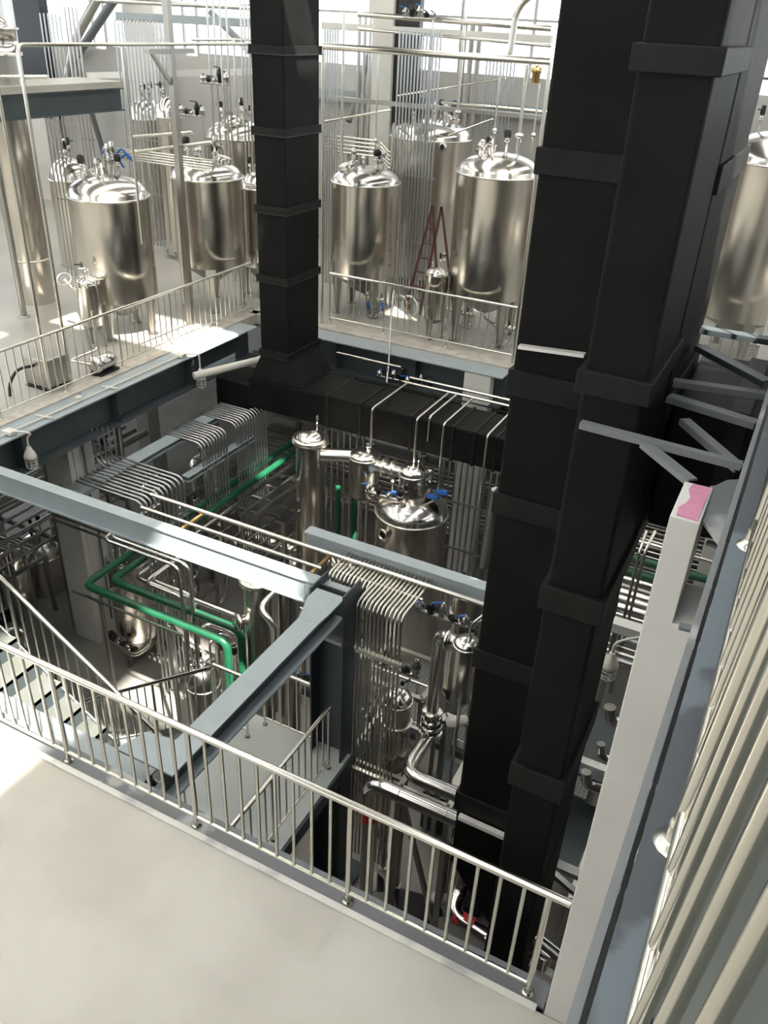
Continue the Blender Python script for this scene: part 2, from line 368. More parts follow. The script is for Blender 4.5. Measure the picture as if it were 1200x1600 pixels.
struct(MB().box(-24, -9.2, GZ, 9, -9, 4.6).build('wall_front', 'wall'), 'unseen wall added behind the camera for contrast', 'wall')  # out of view, added with window gaps for contrast in light and reflections
struct(MB().box(-24, -9.2, 7.6, 9, -9, 9).build('wall_front', 'wall'), 'added wall above the unseen window gaps behind the camera', 'wall')
struct(MB().box(9, -9, GZ, 9.2, 22, 4.2).build('wall_right', 'wall'), 'unseen right wall of the hall added for contrast', 'wall')  # right side closed out of view, added for the same lighting contrast
struct(MB().box(9, -9, 7.4, 9.2, 22, 9).build('wall_right', 'wall'), 'added right wall above the unseen window gaps', 'wall')
for i in range(7):  # added piers, dark breaks between the unseen window gaps
    x = -24+i*5.2; struct(MB().box(x, -9.15, 4.6, x+1.7, -9.05, 7.6).build('wall_front', 'wall'), 'added pier between the unseen window gaps behind the camera', 'wall')
    y = -9+i*4.6; struct(MB().box(9.05, y, 4.2, 9.15, y+2.0, 7.4).build('wall_right', 'wall'), 'added pier between the unseen right window gaps', 'wall')
# unseen roof: deck cut open to place sun patches, translucent sheets added for soft light
RZ = 9.0
off = -SUN*(RZ/abs(SUN.z))
holes = [(-6.6, -4.7, 2.5, 5.0), (-6.2, -4.0, 5.6, 7.6), (-4.0, -3.5, 6.5, 7.3), (-13.2, -9.55, 11.5, 13.0), (-4.9, -2.1, 7.45, 8.4), (-7.9, -6.3, 15.8, 17.3), (-12.5, -10.6, 5.2, 8.0), (-14.6, -13.2, 8, 10.5), (-7.3, -4.3, 10.65, 11.45), (-11.2, -10.4, 14.4, 15.1)]
hs = [(a+off.x, b+off.x, c+off.y, d+off.y) for a, b, c, d in holes]
xs = sorted(set([-24.2, 9.5]+[v for h in hs for v in h[:2]])); ys = sorted(set([-9.5, 22]+[v for h in hs for v in h[2:]]))
roof = MB(); sheet = MB()
STR = [(-22, -20.6), (-17.5, -16.1), (-13, -11.6), (-8.5, -7.1), (-2.8, -1.6), (5.8, 6.8)]  # translucent strips, added for diffuse light and dome reflections
xs = sorted(set(xs+[v for s in STR for v in s]))
for i in range(len(xs)-1):
    for j in range(len(ys)-1):
        cx, cy = (xs[i]+xs[i+1])/2, (ys[j]+ys[j+1])/2
        if any(a < cx < b and c < cy < d for a, b, c, d in hs): continue
        (sheet if any(a < cx < b for a, b in STR) else roof).box(xs[i], ys[j], RZ, xs[i+1], ys[j+1], RZ+.06)
struct(roof.build('ceiling', 'deck'), 'unseen roof deck over the hall, cut open to place the sun patches', 'ceiling')
struct(sheet.build('ceiling', 'sheet'), 'unseen translucent roof sheets added over the hall for soft light', 'ceiling')

# ================================================================== NEAR COLUMN AND UPPER PLATFORM
t = thing('white_column', 'big white square column in front at right with pink patch on its cut top', 'column', (-.14, 3.4, GZ))
MB().box(-.245, 3.245, GZ, -.03, 3.6, 3.24).build('lower_casing', 'white', t, bevel=.006)
MB().box(-.245, 3.245, 3.24, -.122, 3.6, 3.76).build('upper_casing', 'white', t, bevel=.004)
MB().prism([(-.222, 3.262), (-.136, 3.255), (-.129, 3.58), (-.208, 3.585), (-.216, 3.52), (-.196, 3.45), (-.203, 3.39), (-.226, 3.33)], 3.76, 3.766).build('primer_patch', 'pink', t)
def zpoly(pts, z): return [(Zp(x, y, z).x, Zp(x, y, z).y) for x, y in pts]
def z5(x, y): return (960+x/5, 600+y/5)
tag(MB().prism(zpoly([z5(*p) for p in [(745, 800), (790, 795), (880, 752), (1005, 745), (960, 900), (850, 1245), (812, 1240), (690, 1070), (715, 1020), (735, 900)]][::-1], 3.74), 3.728, 3.742).build('gusset_plate', 'scuff'), 'dark grey gusset plate joining the pink topped column to the upper beam', 'bracket plate')
tag(MB().prism(zpoly([(1063, 948), (1068, 940), (1100, 934), (1108, 950), (1092, 990), (1085, 988)][::-1], 3.2), 3.19, 3.203).build('gusset_plate', 'scuff'), 'small grey gusset plate low in the notch beside the white column', 'bracket plate')
for q, lb in (((1104, 847, 1121, 853), 'short grey steel tab under the larger gusset plate'), ((1061, 978, 1083, 983), 'short grey steel tab under the smaller gusset plate')):
    a, b = Zp(q[0], q[1], 3.6), Zp(q[2]+6, q[3]+2, 3.6); tag(MB().bar(a, b, .035, .012).build('steel_tab', 'scuff'), lb, 'bracket')
t = thing('edge_beam', 'upper walkway edge beam with blotchy dark blue paint carrying the nearest balusters', 'beam', (.04, 1.5, 3.7))
MB().box(.0045, -2, 4.07, .10, 9.0, 4.1).build('top_flange', 'blotch', t)
MB().box(.03, -2, 3.6, .045, 9.0, 4.07).build('web', 'slate', t)
tag(MB().box(-.0265, -1, 4.03, -.0075, 9.0, 4.082).build('edge_strip', 'scuff'), 'narrow grey steel strip beside the dark slot of the upper beam', 'beam')
tag(MB().box(-.0075, -1, 3.7, .0045, 9.0, 3.75).build('slot_shade', 'iron'), 'dark strip standing in for shade in the slot between the strip and the blotchy beam', 'shade strip')  # open gap; this dark bar paints in its shade
# nearest railing (seen almost straight down its uprights)
y_a, y_b = .908*1.4, 1.817*1.4; dy = y_b-y_a
railing('nearest stainless railing at right, its balusters fanning out along the upper walkway', (.067, y_a-1.5*dy, 4.1), (.067, y_b+4*dy, 4.1),
        [0.5*dy/(6.5*dy)]+[(k+1.5)/6.5 for k in range(0, 6)], [8]*6, h=1.0, hr=.027, pr=.02, br=.0125, low=.1, lean=(.04, 0))
# brackets from the upper beam towards the ducts
def bracket(label, q0, q1, z=3.78, m='scuff', w=.05, L=True):
    a, b = Zp(*q0, z), Zp(*q1, z); mb = MB().bar(a, b, w, .01)
    if L: u = (b-a).normalized().cross(Vector((0, 0, 1))); mb.bar(a+u*(w/2)-Vector((0, 0, .015)), b+u*(w/2)-Vector((0, 0, .015)), .008, .03)
    return tag(mb.build('angle_bracket', m), label, 'bracket')
bracket('pale flat steel bracket crossing the front black duct', (908, 659), (1160, 724), 3.78, 'scuff', .042)
bracket('grey diagonal brace from the front bracket down to the pink topped column', (1008, 690), (1083, 750), 3.765, 'scuff', .045)
bracket('wide grey angle bracket, second from the front', (1046, 618), (1183, 660), 3.72, 'scuff', .075)
bracket('grey diagonal brace between the second bracket and the front bracket', (1070, 655), (1158, 730), 3.70, 'scuff', .055)
bracket('slim grey bracket below the right far railing', (1052, 594), (1196, 614), 3.70, 'scuff', .07)
bracket('nearly black bracket crossing the large right tank', (1095, 512), (1205, 530), 3.78, 'slate', .09)
bracket('black diagonal brace crossing the right far railing', (1094, 540), (1200, 596), 3.76, 'slate', .08)
a, b = Yp(811, 541, 4.83), Yp(914, 555, 4.83)
tag(MB().bar(a, b, .05, .02).build('support_bar', 'kerb'), 'bright steel support bar across the wide black duct', 'bar')

# ================================================================== BLACK DUCTS
def seam(t, x0, y0, x1, y1, z0, z1, g=.018, m='black2'): MB().box(x0-g, y0-g, z0, x1+g, y1+g, z1).build('joint_band', m, t, bevel=.006)
D2 = (-.865, 4.0, -.55, 4.82)
t = thing('air_duct', 'front narrow black insulated duct at right, crossed by a pale bracket', 'duct', (-.7, 4.4, GZ))
MB().box(D2[0], D2[1], GZ, D2[2], D2[3], 9).build('duct_body', 'black', t, bevel=.02)
for a, b in ((62, 112), (572, 612), (908, 948), (1186, 1222)):
    z1, z0 = zat(D2[0], D2[1], a+4), zat(D2[0], D2[1], b); seam(t, *D2, z0, z1, .03)
for zz in (.1, -1.6): MB().box(D2[0]-.006, D2[1]-.006, zz, D2[2]+.006, D2[3]+.006, zz+.02).build('seam', 'black2', t)
D1 = (-1.5, 4.86, -.55, 6.05)
t = thing('air_duct', 'wide black insulated duct behind the front narrow one', 'duct', (-1.1, 5.5, -3))
MB().box(D1[0], D1[1], 2.6, D1[2], D1[3], 9).build('duct_body', 'black', t, bevel=.02)
D1 = (D1[0], D1[1], -.71, D1[3])
zq = zat(D1[0], D1[1], 1342); qb = Yp(775, 1462, D1[1])
MB().box(D1[0], D1[1], zq, D1[2], D1[3], 2.6).build('lower_body', 'black', t, bevel=.02)
MB()._add([(D1[0], D1[1], zq), (D1[2], D1[1], zq), (D1[2], D1[1], qb.z-.5), (qb.x, D1[1], qb.z), (D1[0], D1[3], zq), (D1[2], D1[3], zq), (D1[2], D1[3], qb.z-.5), (qb.x, D1[3], qb.z)],
          [(3, 2, 1, 0), (4, 5, 6, 7), (0, 4, 7, 3), (3, 7, 6, 2), (2, 6, 5, 1), (0, 1, 5, 4)]).build('tapered_end', 'black', t)
for a, b in ((229, 272), (576, 616), (768, 800), (1012, 1040), (1236, 1262)):
    z1, z0 = zat(D1[0], D1[1], a), zat(D1[0], D1[1], b); seam(t, D1[0], D1[1], -.55 if z1 > 2.6 else D1[2], D1[3], z0, z1, .022)
a, b = Yp(717, 1275, 4.8), Yp(790, 1308, 4.8)
tag(MB().bar(a, b, .05, .04).build('support_bar', 'kerb'), 'bright bar under the wide black duct just behind the near railing', 'bar')
t = thing('air_duct', 'black cross duct leaving the wide duct to the right under the upper walkway', 'duct', (.3, 5.6, 2.4))
MB().box(-.53, 5.2, 2.62, 1.5, 6.3, 3.5).build('duct_body', 'black', t, bevel=.02)
seam(t, -.2, 5.2, -.08, 6.3, 2.62, 3.5, .0) ; t.children[-1].scale = (1, 1.02, 1.02)
D4 = (-8.45, 12.0, -7.86, 13.04)
t = thing('air_duct', 'slim black insulated riser duct between the left and middle tanks', 'duct', (-8.15, 12.5, -.3))
MB().box(D4[0], D4[1], -.28, D4[2], D4[3], 9).build('duct_body', 'black', t, bevel=.02)
for py in (78, 208, 332, 442, 560):
    z1 = zat(D4[2], D4[1], py-6); seam(t, *D4, z1-.13, z1, .03)
    MB().box(D4[0]-.036, D4[1]-.036, z1-.125, D4[2]+.036, D4[3]+.036, z1-.11).build('band_trim', 'iron', t)
MB()._add([(-8.62, 11.9, -.3), (-7.55, 11.9, -.3), (-7.55, 13.0, -.3), (-8.62, 13.0, -.3), (D4[0], D4[1], .12), (D4[2], D4[1], .12), (D4[2], D4[3], .12), (D4[0], D4[3], .12)],
          [(3, 2, 1, 0), (4, 5, 6, 7), (0, 1, 5, 4), (1, 2, 6, 5), (2, 3, 7, 6), (3, 0, 4, 7)]).build('flared_foot', 'black', t)
t = thing('air_duct', 'horizontal black duct running under the far beam from the riser', 'duct', (-5, 12.4, -.9))
MB().box(-8.7, 11.9, -.92, -1.55, 12.85, -.31).build('duct_body', 'black', t, bevel=.03)
MB().box(-9.5, 11.95, -1.2, -8.7, 12.75, -.5).build('elbow', 'black', t, bevel=.04)
for px in (520, 571, 648, 712, 745, 778):
    x = Zp(px, 600+(px-476)*.27, -.31).x; MB().box(x-.02, 11.885, -.935, x+.03, 12.865, -.295).build('joint_band', 'black2', t, bevel=.005)

# ================================================================== STEEL BEAMS OVER THE WELL
yb, yf = Zp(0, 728, 0).y, Zp(0, 741, 0).y; zb = Yp(0, 768, yf).z
t = thing('crossing_beam', 'long pale blue steel beam crossing the well from the left to the dark post', 'beam', (-7, (yb+yf)/2, zb))
MB().box(-13, yf, -.02, -3.97, yb, 0).build('top_flange', 'blue', t)
MB().box(-13, yf+.02, zb, -3.99, yf+.035, -.02).build('web', 'blue', t)
MB().box(-13, yf-.01, zb-.02, -3.99, yb, zb).build('bottom_flange', 'blue', t)
MB().box(-4.12, yf+.004, zb+.03, -4.0, yf+.02, -.05).build('bolt_plate', 'blue', t)
p = Zp(505, 925, 0); q = Zp(250, 1215, 0)
t = thing('crossing_beam', 'blue-grey steel beam running from the dark post towards the near railing', 'beam', (-3.7, 5, -.3))
MB().box(-3.82, 3.62, -.02, -3.585, 6.5, 0).build('top_flange', 'blue', t)
MB().prism([(-3.82, 5.95), (-3.585, 5.95), (-3.57, 6.18), (-3.57, 6.5), (-3.93, 6.5), (-3.93, 6.3)], -.022, .002).build('haunch', 'blue', t)
MB().box(-3.72, 3.62, -.28, -3.70, 6.5, -.02).build('web', 'slate', t)
MB().box(-3.82, 3.62, -.30, -3.585, 6.5, -.28).build('bottom_flange', 'blue', t)
bo = MB()
for k in range(6): bo.lathe(0, 0, [(.014, 0), (.014, .014)], 8, (1, 0, 0), (-3.7, 5.75+.07*(k//3), -.09-.05*(k % 3)))
bo.build('bolts', 'iron', t)
MB().prism([(-4.2, 3.62), (-3.82, 3.62), (-3.82, 3.95), (-4.1, 3.9)], -.025, 0).build('end_gusset', 'blue', t)
t = thing('steel_post', 'dark slate steel H post standing where the two blue beams meet', 'post', (-3.78, 6.6, GZ))
MB().box(-3.985, 6.43, GZ, -3.965, 6.82, .03).build('left_flange', 'slate', t)
MB().box(-3.565, 6.43, GZ, -3.545, 6.82, .06).build('right_flange', 'slate', t)
MB().box(-3.965, 6.62, GZ, -3.565, 6.64, -.03).build('web', 'slate', t)
MB().box(-3.965, 6.64, -.1, -3.565, 6.80, -.085).build('cap_plate', 'blue', t)
MB().box(-4.1, 6.3, GZ, -3.4, 6.95, GZ+.03).build('base_plate', 'slate', t)
a, b = Zp(490, 836, 0), Zp(762, 920, 0)
t = thing('crossing_beam', 'sunlit pale steel beam behind the fan of parallel tubes', 'beam', ((a+b)/2)-Vector((0, 0, .2)))
y0 = a.y
MB().box(-4.68, y0, -.02, -.95, y0+.17, 0).build('top_flange', 'blue', t)
MB().box(-4.66, y0+.02, -.2, -.95, y0+.035, -.02).build('web', 'blue', t)
MB().box(-4.68, y0, -.22, -.95, y0+.17, -.2).build('bottom_flange', 'blue', t)
# left white column
cr = Xp(128, 650, -10.12); cm = Xp(99, 670, -10.12)
xl = Yp(66, 700, cm.y).x
t = thing('white_column', 'white steel column standing under the left edge beam with grey conduit on it', 'column', (-10.5, cm.y+.3, GZ))
MB().box(xl, cm.y, GZ, -10.12, cm.y+.02, -.34).build('front_flange', 'white', t)
MB().box(xl, cm.y+.02, GZ, -10.12, cm.y+.55, -.34).build('casing', 'white', t, bevel=.01)
MB().box(-10.12, cm.y+.1, GZ, -10.10, cm.y+.13, -.34).build('fin', 'white', t)
MB().tube([(-10.06, cm.y+.4, .0), (-10.06, cm.y+.4, -.5), (-10.08, cm.y+.3, -.75), (-10.08, cm.y+.3, -2.2), (-10.08, cm.y+.36, -2.6), (-10.08, cm.y+.36, -4.6)], .02).build('conduit', 'scuff', t)
MB().tube([(xl+.3, cm.y-.03, -1.6), (xl+.55, cm.y-.03, -1.75), (xl+.42, cm.y-.03, -2.0)], .012).build('short_conduit', 'scuff', t)
pp = [Zp(98, 855, -1.55), Zp(118, 862, -1.55), Zp(158, 822, -1.55), Zp(140, 812, -1.55)]
tag(MB().box(-10.1, cm.y-.62, -1.58, -9.72, cm.y+.25, -1.5).build('bracket_plate', 'blue'), 'pale blue steel stub bracket fixed to the left white column', 'bracket')
struct_w = [(575, 612, 100, 20.2), (195, 242, 60, 20.2), (52, 80, 250, 20.2)]
for i, (x0, x1, py, Y) in enumerate(struct_w):
    a, b = Yp(x0, py, Y).x, Yp(x1, py, Y).x
    tag(MB().box(a, Y, 0, b, Y+.5, 9).build('white_column', 'white', bevel=.01), ['white building column behind the middle far tank', 'white building column behind the left tanks below the bright window', 'white building column at the far left behind the steel tower'][i], 'column')
a = Yp(612, 60, 20.15).x; b = Yp(650, 60, 20.15).x
tag(MB().box(a, 20.3, 2.6, b, 20.5, 6.3).build('wall_panel', 'iron'), 'tall black panel on the rear wall beside the white column', 'panel')
a = Yp(28, 60, 19).x; b = Yp(68, 60, 19).x
tag(MB().box(a, 19, 2.6, b, 19.3, 6.5).build('wall_panel', 'iron'), 'black panel high on the far left wall', 'panel')
tag(MB().box(-.36, 13.45, GZ, .4, 13.9, 4.0).build('white_column', 'white', bevel=.01), 'white column at the right edge in front of the large tank', 'column')
tag(MB().box(Yp(724, 600, 13.72).x, 13.72, GZ, Yp(766, 600, 13.72).x, 13.95, -.05).build('white_column', 'white', bevel=.01), 'short white column visible under the far beam', 'column')
# diagonal roof braces in the background
for q0, q1, r, Y, lb in (((185, -10), (118, 90), .12, 19.6, 'dark tubular brace rising behind the left tanks'), ((118, 90), (165, 250), .08, 19.4, 'thin dark brace leaning beside the left rear tank'), ((398, 88), (330, 20), .09, 19.5, 'dark pipe brace left of the slim riser duct'), ((545, 190), (585, 60), .07, 19.6, 'grey brace behind the middle tank')):
    tag(MB().tube([Yp(*q0, Y), Yp(*q1, 20.86)], r, seg=12).build('brace', 'scuff'), lb, 'brace')

# ================================================================== RAILINGS
fr = lambda px, py, z=0: Zp(px, py, z).x
xs_ = [fr(105, 1189), fr(307.5, 1288), fr(541.5, 1410), fr(823, 1553)]
p0x, p1x = xs_[0]-2*1.36, xs_[3]
ps = [(x-p0x)/(p1x-p0x) for x in [xs_[0]-2*1.36, xs_[0]-1.36]+xs_]
railing('near stainless railing across the picture on the grey channel', (p0x, 3.33, 0), (p1x, 3.33, 0), ps, [9]*5, hr=.027, pr=.021, br=.0135, low=.1, ext=(0, .13))
yy = [Zp(*p, 0).y for p in ((115.5, 616), (203, 577), (279, 542), (346, 512))]
Y0, Y1 = 4.4, 14.3
yl = [yy[0]-3*1.3, yy[0]-2*1.3, yy[0]-1.3]+yy+[14.3]
railing('left stainless railing in front of the left row of tanks', (-10.28, yl[0], 0), (-10.28, yl[-1], 0), [(y-yl[0])/(yl[-1]-yl[0]) for y in yl], [9, 9, 9, 8, 9, 8, 8], pr=.017, br=.010)
xf = [-8.55, -7.3, -5.92, -4.45]
railing('far stainless railing in front of the middle tanks', (xf[0], 14.62, 0), (xf[-1], 14.62, 0), [(x-xf[0])/(xf[-1]-xf[0]) for x in xf], [9, 9, 9], pr=.017, br=.010)
railing('short railing seen past the right side of the black ducts', (-1.6, 15.4, 0), (1.4, 15.4, 0), [0, .5, 1], [8, 8], pr=.017, br=.010)
# tall stainless pipe frames over the railings
t = thing('overhead_gantry', 'tall stainless pipe frame over the far railing', 'frame', (-6.5, 14.5, 0))
a, b = Yp(505, 72, 14.5), Yp(860, 97, 14.5)
MB().tube([(a.x, 14.5, a.z), (b.x, 14.5, b.z)], .055, seg=16).build('top_pipe', 'rail', t)
for x, zt in ((a.x, a.z), (b.x, b.z)): MB().tube([(x, 14.5, 0), (x, 14.5, zt)], .032, seg=12).build('upright', 'rail', t)
t = thing('overhead_gantry', 'thin stainless pipe frame rising over the left railing', 'frame', (-10.4, 10, 0))
pA, pB, pC = Xp(27, 70, -10.5), Xp(190, 63, -10.5), Xp(395, 66, -10.5)
MB().tube([(-10.5, pA.y, 0), (-10.5, pA.y, pA.z), (-10.5, pC.y, pA.z)], .028, .1).build('top_pipe', 'rail', t)
MB().tube([(-10.5, pB.y, 1.9), (-10.5, pB.y, pA.z)], .022).build('upright', 'rail', t)
MB().tube([(-10.5, pA.y-.45, 0), (-10.5, pA.y-.45, 7)], .028).build('upright', 'rail', t)
a = Xp(283, 300, -10.8)
t = thing('support_post', 'square stainless post with T shaped top bracket in the left row', 'post', (-10.8, a.y, 0))
MB().bar((-10.8, a.y, 0), (-10.8, a.y, 6.2), .11, .11).build('post', 'dull', t)
zt = zat(-10.8, a.y, 80)
MB().bar((-10.8, a.y-.6, zt), (-10.8, a.y+.6, zt), .1, .08).build('cross_arm', 'dull', t)
MB().bar((-10.8, a.y-.5, zt), (-10.8, a.y-.05, zt-.5), .06, .06).build('knee_brace', 'dull', t)

# ================================================================== STAIRS
t = thing('steel_stair', 'blue-grey steel stair flight going down behind the near railing at left', 'stair', (-6, 4.3, -2.5))
def nose(x): return -.95-(x+6.69)*.656
for ypos, nm in ((3.86, 'stringer'), (4.78, 'stringer')):
    mb = MB(); a = Vector((-8.0, ypos, nose(-8.0)-.08)); b = Vector((-4.42, ypos, nose(-4.42)-.08)); mb.bar(a, b, .02, .26); mb.build(nm, 'blue', t)
nst = 12
for k in range(nst):
    x = -8.0+k*(3.58/nst); z = nose(x)-.0
    MB().box(x, 3.88, z-.035, x+.30, 4.77, z).build('tread', 'plate', t)
    MB().box(x+.285, 3.88, z-.2, x+.30, 4.77, z).build('riser', 'slate', t)
t = thing('stair_landing', 'flat grey green stair landing beneath the blue beam', 'landing', (-4.4, 5.2, -2.5))
MB().box(-5.3, 3.75, -2.53, -3.5, 6.62, -2.5).build('deck_plate', 'landing', t)
for x in (-5.3, -3.5): MB().bar((x, 3.75, -2.62), (x, 6.62, -2.62), .06, .2).build('edge_channel', 'slate', t)
MB().bar((-5.3, 6.62, -2.62), (-3.5, 6.62, -2.62), .06, .2).build('edge_channel', 'slate', t)
for x in (-4.9, -4.1): MB().bar((x, 3.8, -2.6), (x, 6.6, -2.6), .05, .12).build('joist', 'slate', t)
t = thing('steel_stair', 'lower stair flight descending left from the landing', 'stair', (-6.6, 5.6, GZ))
for ypos in (4.98, 6.2):
    MB().bar((-5.3, ypos, -2.6), (-8.9, ypos, -5.0), .02, .26).build('stringer', 'blue', t)
for k in range(12):
    x = -5.3-k*.3; z = -2.7-k*.2
    MB().box(x-.3, 4.99, z-.03, x, 6.19, z).build('tread', 'plate', t)
railing('sloping bright railing along the upper stair flight at left', (-8.0, 4.76, nose(-8.0)), (-4.42, 4.76, nose(-4.42)), [0, .34, .67, 1], [8, 8, 8], h=1.0, pr=.018, br=.010, flange=False)
railing('sloping railing on the far side of the lower stair flight', (-5.27, 6.2, -2.52), (-8.4, 6.2, -4.72), [0, .33, .66, 1], [7, 7, 7], h=1.0, pr=.018, br=.010, flange=False)
railing('short railing at the back left corner of the stair landing', (-5.27, 6.24, -2.5), (-4.80, 6.24, -2.5), [0, 1], [4], h=1.0, pr=.018, br=.010)
railing('back railing of the stair landing beside the vertical exchangers', (-4.73, 6.53, -2.5), (-3.99, 6.53, -2.5), [0, 1], [6], h=1.0, pr=.018, br=.011)
railing('right railing of the stair landing in front of the dark post', (-3.64, 3.9, -2.5), (-3.64, 6.3, -2.5), [0, .5, 1], [9, 9], h=1.0, pr=.018, br=.011)

# ================================================================== TANKS
def fitv(label, l, r, cy, rim, bot, apex, **k):
    cx, R = axis_fit(l, r, cy)
    return vessel(label, cx, cy, R, zfront(cx, cy, R, bot), zfront(cx, cy, R, rim), zat(cx, cy, apex), **k), cx, cy, R
def cage(cx, cy, z, r, t, n=8):
    mb = MB()
    for k in range(n): a = 2*math.pi*k/n; mb.tube([(cx+r*math.cos(a), cy+r*math.sin(a), z), (cx+r*1.15*math.cos(a), cy+r*1.15*math.sin(a), z+.2)], .006, seg=5)
    mb.build('clamp_ring', 'rail', t)
tk = dict(cone=.42, leg_w=.1)
T1, *q1 = fitv('large stainless tank on legs at far left, nearest the left railing', (118, 400), (243, 410), 11.9, 317, 477, 272, manhole=(2.6, .55), seed=3, fit=7, bottom='cone', ang=.3, **tk)
T2, *q2 = fitv('stainless tank with sloping bottom just left of the slim black riser', (271, 330), (382, 330), 14.3, 285, 422, 250, manhole=(1.2, .5), seed=5, fit=8, bottom='cone', **tk)
TM, *q3 = fitv('middle stainless tank just right of the slim black riser', (517, 350), (622, 350), 15.8, 293, 440, 260, manhole=(3.6, .5), seed=8, fit=7, bottom='cone', ang=.9, **tk)
TR, *q4 = fitv('stainless tank with sunlit dome beside the wide black duct', (706, 370), (834, 370), 15.6, 281, 473, 238, manhole=(2.6, .55), seed=9, fit=6, bottom='cone', ang=.9, **tk)
RT, *q5 = fitv('big stainless tank at the right edge behind the black brackets', (1092, 400), (1262, 400), 17.4, 262, 505, 205, manhole=(1.2, .5), seed=12, fit=6, bottom='cone', ang=.4, **tk)
fitv('tall rear stainless tank with sight glass behind the middle tank', (606, 300), (732, 300), 18.3, 222, 438, 186, manhole=(.9, .5), seed=14, fit=8, legs=4, bottom='cone', ang=.2, **tk)
fitv('rear stainless tank half hidden behind the left large tank', (84, 330), (150, 330), 15, 285, 432, 246, seed=15, fit=7, bottom='cone', **tk)
fitv('dull rear tank behind the bank of wall conduits at left', (208, 250), (262, 250), 18.4, 188, 400, 152, seed=16, fit=6, bottom='dish', **tk)
fitv('narrow rear tank between conduit bank and stainless support post', (252, 280), (290, 280), 17.0, 185, 400, 150, seed=17, fit=4, bottom='dish', **tk)
fitv('wide rear tank with glossy dome behind the tank left of the riser', (325, 260), (420, 260), 18, 220, 395, 185, seed=18, fit=9, manhole=(5, .5), bottom='cone', **tk)
fitv('slim tank edge showing beside the slim black riser', (376, 330), (438, 330), 15.6, 298, 420, 268, seed=19, fit=5, bottom='cone', **tk)
# tall left tower
cx, R = axis_fit((18, 300), (76, 300), 9.6); zc0, zc1 = zat(cx, 9.6, 478), 4.0
zc0 = 0
cxx = Zp(60, 470, 0)
t = thing('distillation_column', 'tall slender stainless column at the far left edge on the left floor', 'column vessel', (cxx.x, cxx.y, 0))
Rt = .36
MB().lathe(cxx.x, cxx.y, [(Rt, 0), (Rt, 3.95)], 40).build('shell', 'steel', t)
MB().torus((cxx.x, cxx.y, .9), Rt*1.03, .02, seg=40).build('girth_band', 'rail', t)
MB().lathe(cxx.x, cxx.y, [(Rt*1.25, 4.6), (Rt*1.25, 4.65), (Rt*1.1, 4.65), (Rt*1.1, 5.0), (Rt*1.25, 5.0), (Rt*1.25, 5.05)]+dome(Rt*.8, 5.05, 5.3), 32).build('top_head', 'polish', t)
MB().lathe(cxx.x, cxx.y, [(Rt*.9, 3.95), (Rt*.9, 4.6)], 32).build('neck', 'dull', t)
pipe('standpipe', 'thick dull standpipe beside the tall left column', [Zp(38, 495, 0), Zp(38, 495, 0)+Vector((0, 0, 5.2))], .06, 'dull')
q = Zp(38, 495, 0); tag(MB().lathe(q.x, q.y, [(.12, .0), (.12, .02), (.07, .03)], 16).build('base_plate', 'dull'), 'round base plate under the thick standpipe', 'plate')
# far left raised floor
struct(MB().box(-15.0, 8.6, 4.0, -13.75, 14.9, 4.12).build('floor', 'floor2'), 'raised grey floor slab at top left', 'floor')
tag(MB().hbeam((-13.85, 8.6, 3.78), (-13.85, 14.9, 3.78), .2, .42).build('edge_beam', 'slate'), 'dark steel beam under the raised floor at top left', 'beam')
a, b = Yp(388, 36, 17.8), Yp(185, 25, 17.8)
tag(MB().bar(a, b, .2, .17).build('ledge_beam', 'blue'), 'pale beam crossing the bright window at top left', 'beam')
a, b = Yp(505, 40, 18.8), Yp(862, 62, 18.8)
tag(MB().bar(a, b, .16, .14).build('ledge_beam', 'white'), 'white beam crossing in front of the bright rear windows', 'beam')
a, b = Yp(505, 152, 18.2), Yp(860, 185, 18.2)
tag(MB().bar(a, b, .09, .09).build('ledge_beam', 'dull'), 'slim grey beam at tank top height behind the middle tanks', 'beam')
a, b = Yp(140, 118, 18.5), Yp(395, 112, 18.5)
tag(MB().bar(a, b, .2, .14).build('ledge_beam', 'white'), 'pale ledge behind the T topped support post', 'beam')

# lower level vessels
V1, cx1, cy1, R1 = fitv('tall slim stainless column vessel standing in the well with domed cap', (463, 780), (508, 780), 11.3, 697, 1200, 672, legs=0, fit=1, band=False, name='column_vessel', cat='vessel', bottom=None, seed=21)
z = zfront(cx1, cy1, R1, 697)
MB().lathe(cx1, cy1, [(R1*1.0, z-.05), (R1*1.24, z-.05), (R1*1.24, z-.01), (R1*1.2, z), (R1*1.24, z+.01), (R1*1.24, z+.04), (R1, z+.05)], 40).build('head_flange', 'rail', V1)
CY = 11.55
V2, cx2, cy2, R2 = fitv('small stainless separator nearest the slim column vessel', (545, 745), (592, 745), CY, 724, 781, 702, legs=0, fit=1, name='separator_vessel', cat='vessel', seed=22, cone=.1)
V4, cx4, cy4, R4 = fitv('wide domed evaporator vessel with round sight glass in the well', (584, 860), (695, 860), CY, 828, 1060, 770, legs=4, zfoot=GZ, fit=8, name='evaporator', cat='vessel', seed=24, cone=.3)
V3, cx3, cy3, R3 = fitv('small domed drum standing on top of the evaporator', (622, 755), (665, 755), CY, 750, 790, 725, legs=0, fit=1, name='separator_vessel', cat='vessel', seed=23, cone=.05)
for c, zz0, zz1 in ((V2, -3.9, zfront(cx2, cy2, R2, 781)-.05),):
    for dx in (-.08, .08): MB().tube([(cx2+dx, cy2, zz0), (cx2+dx, cy2, zz1)], .03, seg=8).build('drain_leg', 'pipe', c)
za2 = zfront(cx2, cy2, R2, 722)-.12; za3 = zfront(cx3, cy3, R3, 745)-.1
